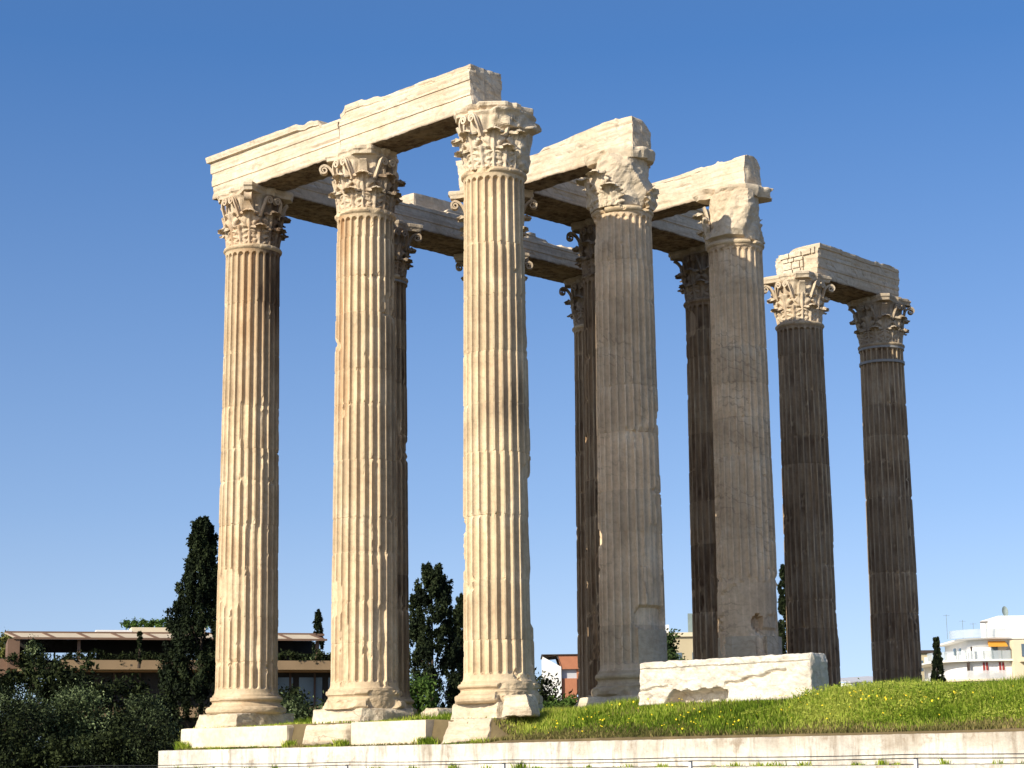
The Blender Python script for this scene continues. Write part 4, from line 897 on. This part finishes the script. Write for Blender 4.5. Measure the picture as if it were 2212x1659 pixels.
# ------------------------------------------------------------------ buildings
class MB:
    def __init__(s): s.V = []; s.F = []; s.n = 0
    def box(s, x0, x1, y0, y1, z0, z1):
        V, F = boxgrid([min(x0, x1), max(x0, x1)], [min(y0, y1), max(y0, y1)], [min(z0, z1), max(z0, z1)]); s.V.append(V); s.F.append(F+s.n); s.n += len(V); return s
    def prism(s, poly, z0, z1):
        p = np.array(poly, float); n = len(p); V = np.concatenate([np.c_[p, np.full(n, z0)], np.c_[p, np.full(n, z1)]]); s.V.append(V)
        F = np.array([(k, (k+1) % n, (k+1) % n+n, k+n) for k in range(n)])+s.n; s.F.append(F)
        s.caps = getattr(s, 'caps', [])+[(np.arange(n)[::-1]+s.n)[None], (np.arange(n)+n+s.n)[None]]; s.n += 2*n; return s
    def raw(s, V, F): s.V.append(np.asarray(V, float)); s.F.append(np.asarray(F)+s.n); s.n += len(V); return s
    def out(s, name, mat, parent, off=(0, 0, 0)):
        o = mesh_obj(name, np.concatenate(s.V), [np.concatenate(s.F)]+getattr(s, 'caps', []), mat, parent); return o
M_RUST = plain('rust_brown_cladding', (.19, .115, .075), .7, .25, .8)
M_FASC = plain('ochre_fascia', (.30, .205, .115), .7, .2, .5)
M_CANV = plain('awning_canvas', (.50, .42, .31), .8, .1, 1.)
M_INT = plain('dark_interior', (.03, .028, .025), .8, .3, 1.)  # near-black colour standing in for unlit rooms and openings
M_WHITE = plain('white_render', (.80, .78, .73), .8, .08, .4)
M_CREAM = plain('cream_render', (.70, .60, .42), .8, .1, .4)
M_BEIGE = plain('beige_render', (.50, .42, .27), .8, .12, .4)
M_BRICK = plain('brick_red_panel', (.42, .17, .09), .8, .15, 2.)
M_GREYP = plain('grey_panel', (.48, .48, .50), .7, .1, .5)
M_RED = plain('red_shutter', (.30, .045, .04), .6, .1)
M_ORANGE = plain('orange_awning', (.70, .32, .04), .75, .1)
M_GLASS = plain('window_glass', (.10, .14, .17), .12, .1, 1., 0., .6)
M_GLASSB = plain('balcony_glass', (.55, .60, .62), .2, .1, 1., 0., .5)
M_MESHR = plain('railing_mesh', (.72, .72, .70), .6, .1, 1.)
for m_, tr_ in ((M_GLASSB, .55), (M_MESHR, .5)):
    t_ = m_.node_tree; tb = t_.nodes.new('ShaderNodeBsdfTransparent'); mx = t_.nodes.new('ShaderNodeMixShader'); mx.inputs[0].default_value = tr_
    t_.links.new(t_.nodes['Principled BSDF'].outputs[0], mx.inputs[1]); t_.links.new(tb.outputs[0], mx.inputs[2]); t_.links.new(mx.outputs[0], t_.nodes['Material Output'].inputs[0])
M_STEEL = plain('grey_green_steel', (.22, .27, .26), .5, .2, 2.)
M_DARKW = plain('dark_wood', (.07, .05, .04), .7, .2)
M_TANK = plain('pale_metal', (.5, .5, .5), .5, .1, 1.)

# long low terrace house at left, brown and planted
pa = WP(46, 1377, 150); TH = 16.
hs_ = empty('terrace_house', (pa[0], pa[1], -2.7), math.radians(TH), 'long low brown house with planted roof terrace behind the shrubs at left', 'house')
L = 24.0; zr = 11.6; zf = 9.2
MB().box(-.4, L, 0.9, 7.2, 11.95, 12.12).out('roof', M_RUST, hs_)
m = MB()
for k in range(10):
    x = -.3+k*2.65; y0, z0, y1, z1 = -.35, zr, .95, 12.1
    m.raw([(x, y0, z0), (x+.36, y0, z0), (x+.36-.9, y1, z1), (x-.9, y1, z1), (x, y0, z0-.1), (x+.36, y0, z0-.1), (x-.54, y1, z1-.1), (x-.9, y1, z1-.1)], [(0, 1, 2, 3), (7, 6, 5, 4), (0, 4, 5, 1), (2, 6, 7, 3), (1, 5, 6, 2), (3, 7, 4, 0)])
m.box(-.6, L, -.42, -.3, zr-.14, zr+.02).box(-1.2, L-.7, .86, .98, 12.0, 12.16)
m.out('rafter', M_RUST, hs_)
MB().raw([(-.5, -.34, zr-.03), (L-.1, -.34, zr-.03), (L-.9, .93, 12.05), (-1.3, .93, 12.05), (-.5, -.30, zr-.08), (L-.1, -.30, zr-.08), (L-.9, .97, 12.0), (-1.3, .97, 12.0)], [(0, 1, 2, 3), (7, 6, 5, 4), (0, 4, 5, 1), (2, 6, 7, 3), (1, 5, 6, 2), (3, 7, 4, 0)]).out('canvas_panel', M_CANV, hs_)
MB().box(-1.0, -.1, -.3, 7, 9.2, 11.5).out('end_wall', M_RUST, hs_)
for x in (4.3, 9.0, 12.4, 16.2, 18.5, 23.2): MB().box(x, x+.24, .3, .55, 9.3, zr-.12).out('post', M_RUST, hs_)
MB().box(-.1, L, 6.6, 7.1, 9.3, 10.2).box(-.1, L, 6.6, 7.1, 10.85, 11.9).box(6.2, 12.3, 6.4, 7.1, 9.3, 11.9).box(14.6, 22.2, 5.4, 7.1, 9.3, 11.9).out('back_wall', M_INT, hs_)
for x in (1.6, 2.8, 5.5, 12.9, 13.8): MB().box(x, x+.14, 6.7, 6.95, 10.2, 10.85).out('window_frame', M_DARKW, hs_)
MB().box(-.2, L+2, -.6, 8, 9.0, 9.28).out('terrace_slab', M_FASC, hs_)
MB().box(3.0, L+6, -1.35, -.62, 9.1, 9.82).out('terrace_parapet', M_FASC, hs_)
MB().box(3.2, L+6, 1.3, 8, 6.2, 9.0).out('glazed_storey', M_INT, hs_)
for k in range(4): MB().box(19.6+k*2.4, 21.5+k*2.4, 1.16, 1.28, 6.4, 8.6).out('window', M_GLASS, hs_)
for k in range(14): MB().box(3.2+k*2.0, 3.35+k*2.0, 1.05, 1.2, 6.2, 9.0).out('mullion', M_DARKW, hs_)
MB().box(3.0, L+6, -1.0, 8, 5.4, 6.2).out('lower_parapet', M_FASC, hs_)
MB().box(3.2, L+6, .6, 8, 0, 5.4).out('lower_wall', M_INT, hs_)
MB().box(8.6, L-9.5, 2.2, 6.5, 12.12, 12.62).out('roof_garden_wall', M_CREAM, hs_)
MB().box(5.8, 8.6, 1.6, 6.5, 12.12, 12.35).out('roof_box', M_WHITE, hs_)
MB().raw(*[(lambda a: a[0])(boxgrid([-6, -1.0], [.5, .7], [8.6, 10.0])), boxgrid([-6, -1.0], [.5, .7], [8.6, 10.0])[1]]).out('side_screen', M_RUST, hs_)
def loc(x, y, z): c_, s_ = math.cos(math.radians(TH)), math.sin(math.radians(TH)); return (pa[0]+x*c_-y*s_, pa[1]+x*s_+y*c_, -2.7+z)
bushy('hedge', 'hedge', 'green hedge growing on top of the terrace roof', loc(13.2, 3.2, 12.5), [(d, 0, .45, .9, .32) for d in np.arange(-4.6, 1.8, .9)], 231, M_GREENB, 7000, .10, None, trunk=False, clump=.15)
bushy('hedge', 'hedge', 'dark planting along the brown terrace edge', loc(14, -.55, 9.3), [(d, d*.287, .62+.12*math.sin(d*2.3), .9, .42+.12*math.sin(d*3.1)) for d in np.arange(-13.4, 16, .95)], 232, M_DARKB, 15000, .11, None, trunk=False, clump=.18)
bushy('potted_tree', 'tree', 'small pale tree at the left end of the roof terrace', loc(1.0, 0, 9.3), [(0, 0, 1.3, .5, .7)], 233, M_OLIVE, 1600, .09, None)
cy = cypress(302, 1366, 149.5, .22, 'thin pencil cypress standing on the roof terrace', 107, nb=60, lf=30, size=.12, base_z=6.6, group=None, fat=.2)

# white and brick house between the nearest and lumpy capital columns
p = WP(1172, 1416, 170); hb = empty('white_house', (p[0], p[1], -2.7), 0, 'white house with brick red upper panel behind the bushes', 'house')
zt = p[2]+2.7
MB().raw([(0, 0, 0), (1.62, 0, 0), (1.62, 0, zt-1.0), (1.28, 0, zt+.02), (0, 0, zt-.1), (0, 7, 0), (1.62, 7, 0), (1.62, 7, zt-1.), (1.28, 7, zt+.02), (0, 7, zt-.1)], [(0, 1, 2, 4), (2, 3, 4, 4), (5, 9, 7, 6), (0, 5, 6, 1), (1, 6, 7, 2), (2, 7, 8, 3), (3, 8, 9, 4), (4, 9, 5, 0)]).out('wall', M_WHITE, hb)
MB().raw([(1.30, .1, zt), (7, .1, zt), (7, .1, zt-1.2), (1.64, .1, zt-1.2), (1.30, 7, zt), (7, 7, zt), (7, 7, zt-1.2), (1.64, 7, zt-1.2)], [(0, 3, 2, 1), (4, 5, 6, 7), (0, 1, 5, 4), (1, 2, 6, 5), (2, 3, 7, 6), (3, 0, 4, 7)]).out('upper_panel', M_BRICK, hb)
MB().box(1.66, 3.0, .5, 7, zt-2.0, zt-1.2).out('grey_window_panel', M_GREYP, hb)
MB().box(3.02, 7, 1.2, 7, zt-3.2, zt-1.2).out('dark_opening', M_INT, hb)
MB().box(2.98, 3.2, .4, .7, zt-3.2, zt-1.2).box(1.66, 2.98, .3, 7, 0, zt-2.0).out('lower_panel', M_BRICK, hb)
MB().box(-.1, 7.1, -.06, 7.1, zt+.03, zt+.10).out('roof', M_DARKW, hb)

# beige flat-roofed building with tank, behind the pine
p = WP(1440, 1376, 185); hb = empty('beige_building', (p[0]-3, p[1], -2.7), 0, 'flat beige building with a roof tank and flue behind the pine', 'building')
zt = p[2]+2.7
MB().box(0, 14, 0, 10, 0, zt).out('wall', M_BEIGE, hb); MB().box(-.2, 14.2, -.25, 10.2, zt+.01, zt+.4).out('cornice', M_CREAM, hb)
MB().box(5.2, 5.7, 1, 1.5, zt+.42, zt+2.3).out('flue', M_STEEL, hb); MB().box(6.9, 11, .6, 3.6, zt+.42, zt+.75).out('tank_base', M_CREAM, hb)
MB().box(7.4, 10, 1, 3, zt+.76, zt+1.5).box(6.9, 10.4, .8, 3.2, zt+1.52, zt+1.6).out('tank', M_STEEL, hb); MB().box(3.0, 3.3, .5, .8, zt+.42, zt+1.2).out('chimney', M_WHITE, hb)
for k in range(6): MB().box(1+k*2.2, 2.2+k*2.2, -.06, .1, zt-2.9, zt-1.5).out('window', M_GLASS, hb)
MB().box(0, 14, -.9, -.02, zt-3.4, zt-3.2).out('balcony', M_WHITE, hb)

# white apartment house at right, rounded corner, set-back top floor
p = WP(2038, 1420, 200); AX, AY = p[0], p[1]
ap = empty('apartment_house', (AX, AY, -2.7), 0, 'white apartment house with rounded corner and orange awning at the right edge', 'building')
k_ = 200/FPX; zpx = lambda py, x=2130: WP(x, py, 200)[2]+2.7; xpx = lambda px: WP(px, 1400, 200)[0]-AX
z_s1 = zpx(1466); z_s2 = zpx(1424); z_s3 = zpx(1376); z_pt = zpx(1326); z_base = 0
def arcplan(x0, r, x1, y1, inset=0, n=14):
    # front runs along y=0 from x0+r to x1 and bends back round the left corner
    pts = [(x1, y1)]+[(x0+inset, y1)]
    for k in range(n+1):
        a = math.pi+k/n*math.pi/2*.98; pts.append((x0+r+(r-inset)*math.cos(a), r+(r-inset)*math.sin(a)*1.0))
    pts.append((x1, inset)); return pts
x1 = 16.; R0 = 4.6
MB().prism(arcplan(.2, R0, x1, 14, .9), 0, z_s1-.2).out('ground_storey', M_WHITE, ap)
MB().prism(arcplan(-.7, R0+.6, x1, 14, .0), z_s1-.2, z_s1).out('balcony_slab', M_CREAM, ap)
MB().prism(arcplan(.2, R0, x1, 14, .7), z_s1, z_s2-.18).out('middle_storey', M_WHITE, ap)
MB().prism(arcplan(-.7, R0+.6, x1, 14, .0), z_s2-.18, z_s2).out('balcony_slab', M_WHITE, ap)
MB().prism(arcplan(1.8, R0*.8, x1, 14, 1.5), z_s2, z_s3-.16).out('top_storey', M_WHITE, ap)
MB().prism(arcplan(1.4, R0*.8, x1, 14, .8), z_s3-.16, z_s3).out('roof_slab', M_WHITE, ap)
MB().box(xpx(2176), x1, 3, 11, z_s3, z_pt).out('stair_house', M_WHITE, ap)
MB().box(xpx(2186), x1, -.6, .9, 0, z_s3-.35).out('side_bay', M_CREAM, ap)
def railing(x0, r, x1_, z0, h, mat, name):
    pts = np.array(arcplan(x0, r, x1_, 14, .12)[2:]); q = np.array(arcplan(x0, r, x1_, 14, .16)[2:]); n = len(pts)
    V = np.concatenate([np.c_[pts, np.full(n, z0)], np.c_[pts, np.full(n, z0+h)], np.c_[q, np.full(n, z0+h)], np.c_[q, np.full(n, z0)]])
    F = [(k+a*n, k+1+a*n, k+1+((a+1) % 4)*n, k+((a+1) % 4)*n) for k in range(n-1) for a in range(4)]
    MB().raw(V, F).out(name, mat, ap)
railing(-.7, R0+.6, xpx(2184), z_s1, .85, M_MESHR, 'railing'); railing(-.7, R0+.6, xpx(2184), z_s2, .9, M_GLASSB, 'railing'); railing(1.4, R0*.8, xpx(2176), z_s3, .85, M_GLASSB, 'railing')
for a, b in ((2124, 2135), (2159, 2170)):
    f = MB().box(xpx(a)-.05, xpx(b)+.05, .62, .75, z_s1+.02, z_s1+1.75).out('balcony_door', M_WHITE, ap)
    for c, d in ((0, .38), (.62, 1.)):
        w = xpx(b)-xpx(a); MB().box(xpx(a)+c*w, xpx(a)+d*w, .56, .62, z_s1+.05, z_s1+1.7).out('shutter', M_RED, f)
MB().box(xpx(2090), xpx(2096), .6, .75, z_s1+.02, z_s1+1.7).out('balcony_door', M_DARKW, ap)
MB().box(xpx(2148), xpx(2162), 1.3, 1.6, z_s2+.02, z_s2+1.6).out('terrace_door', M_GLASS, ap)
MB().box(xpx(2104), xpx(2107), 1.4, 1.6, z_s2+.02, z_s2+1.4).out('terrace_door', M_DARKW, ap)
MB().raw([(xpx(2142), 1.5, z_s3-.35), (xpx(2180), 1.5, z_s3-.35), (xpx(2176), -.3, z_s3-.95), (xpx(2134), -.3, z_s3-.95), (xpx(2142), 1.5, z_s3-.42), (xpx(2180), 1.5, z_s3-.42), (xpx(2176), -.3, z_s3-1.02), (xpx(2134), -.3, z_s3-1.02)], [(0, 3, 2, 1), (4, 5, 6, 7), (0, 1, 5, 4), (1, 2, 6, 5), (2, 3, 7, 6), (3, 0, 4, 7)]).out('awning', M_ORANGE, ap)
MB().box(xpx(2203), x1, -.68, -.6, z_s2+.2, z_s2+1.5).out('window', M_GLASS, ap)
MB().box(xpx(2197), x1, -1.2, -.6, z_s2-.35, z_s2-.2).out('window_sill', M_CREAM, ap)
V, F = lathe([(.28, z_s3), (.28, z_s3+1.7), (.3, z_s3+1.75)], 14); V[:, 0] += xpx(2149); V[:, 1] += 4; mesh_obj('chimney', V, F, M_WHITE, ap)
V, F = lathe([(.42, z_s3+1.76), (.42, z_s3+1.86)], 14); V[:, 0] += xpx(2149); V[:, 1] += 4; mesh_obj('chimney_cap', V, F, M_DARKW, ap)
dz = zpx(1316); V, F = lathe([(.02, 0), (.35, .05), (.62, .2), (.60, .22), (.3, .08), (.02, .03)], 18); A = np.radians(70); V = np.c_[V[:, 0]*.55, -V[:, 2]*math.sin(A)+V[:, 1]*math.cos(A), V[:, 2]*math.cos(A)+V[:, 1]*math.sin(A)]; V += (xpx(2199), 4.5, dz); d_ = mesh_obj('satellite_dish', V, F, M_STEEL, ap)
MB().box(xpx(2199)-.05, xpx(2199)+.05, 4.5, 4.6, z_pt, dz).out('mast', M_STEEL, d_)

for x_, h_ in ((2062, 2.6), (2097, 2.0), (2120, 1.7)):
    MB().box(xpx(x_)-.02, xpx(x_)+.02, 3.0, 3.04, z_s3, z_s3+h_).box(xpx(x_)-.35, xpx(x_)+.35, 3.0, 3.03, z_s3+h_-.15, z_s3+h_-.12).out('aerial', M_STEEL, ap)
for x_ in (2112, 2146): MB().box(xpx(x_), xpx(x_)+.7, .35, .6, z_s1+.05, z_s1+.6).out('air_conditioner', M_GREYP, ap)
for a, b in ((2066, 2070), (2078, 2081)): MB().box(xpx(a), xpx(b), 1.0, 1.6, z_s2+.5, z_s2+1.2).out('window', M_GLASS, ap)
for k in range(9): MB().box(-.4+k*.92, -.36+k*.92, .1+2.6*max(0, 1-k*.4), .16+2.6*max(0, 1-k*.4), z_s2, z_s2+.92).out('railing_post', M_STEEL, ap)
# further houses at right
p = WP(1996, 1411, 240); o = empty('grey_house', (p[0]-2.5, p[1], -2.7), 0, 'narrow grey house just right of the rightmost column', 'house'); zt = p[2]+2.7
MB().box(0, 3.5, 0, 8, 0, zt).out('wall', M_BEIGE, o); MB().box(-.3, 3.8, -.3, 8.2, zt+.01, zt+.35).out('roof', M_DARKW, o); MB().box(2.5, 3.0, -.06, .1, zt-2.6, zt-.5).out('window', M_WHITE, o); MB().box(1.9, 2.3, -.06, .1, zt-2.2, zt-.9).out('window', M_GLASS, o)
p = WP(1838, 1460, 320); o = empty('distant_house', (p[0], p[1], -2.7), .25, 'far pale house with a sloping white roof between the two rightmost columns', 'house'); zt = p[2]+2.7
MB().box(0, 7, 0, 9, 0, zt-1.0).out('wall', M_WHITE, o)
MB().raw([(-.3, -.4, zt-.95), (7.4, -.4, zt-.5), (7.4, 9.3, zt+.4), (-.3, 9.3, zt-.1), (-.3, -.4, zt-1.15), (7.4, -.4, zt-.7), (7.4, 9.3, zt+.2), (-.3, 9.3, zt-.3)], [(0, 1, 2, 3), (7, 6, 5, 4), (0, 4, 5, 1), (2, 6, 7, 3), (1, 5, 6, 2), (3, 7, 4, 0)]).out('roof', M_GREYP, o)
for k in range(4): MB().box(.8+k*1.5, 1.5+k*1.5, -.06, .05, zt-2.6, zt-1.6).out('window', M_GLASS, o)
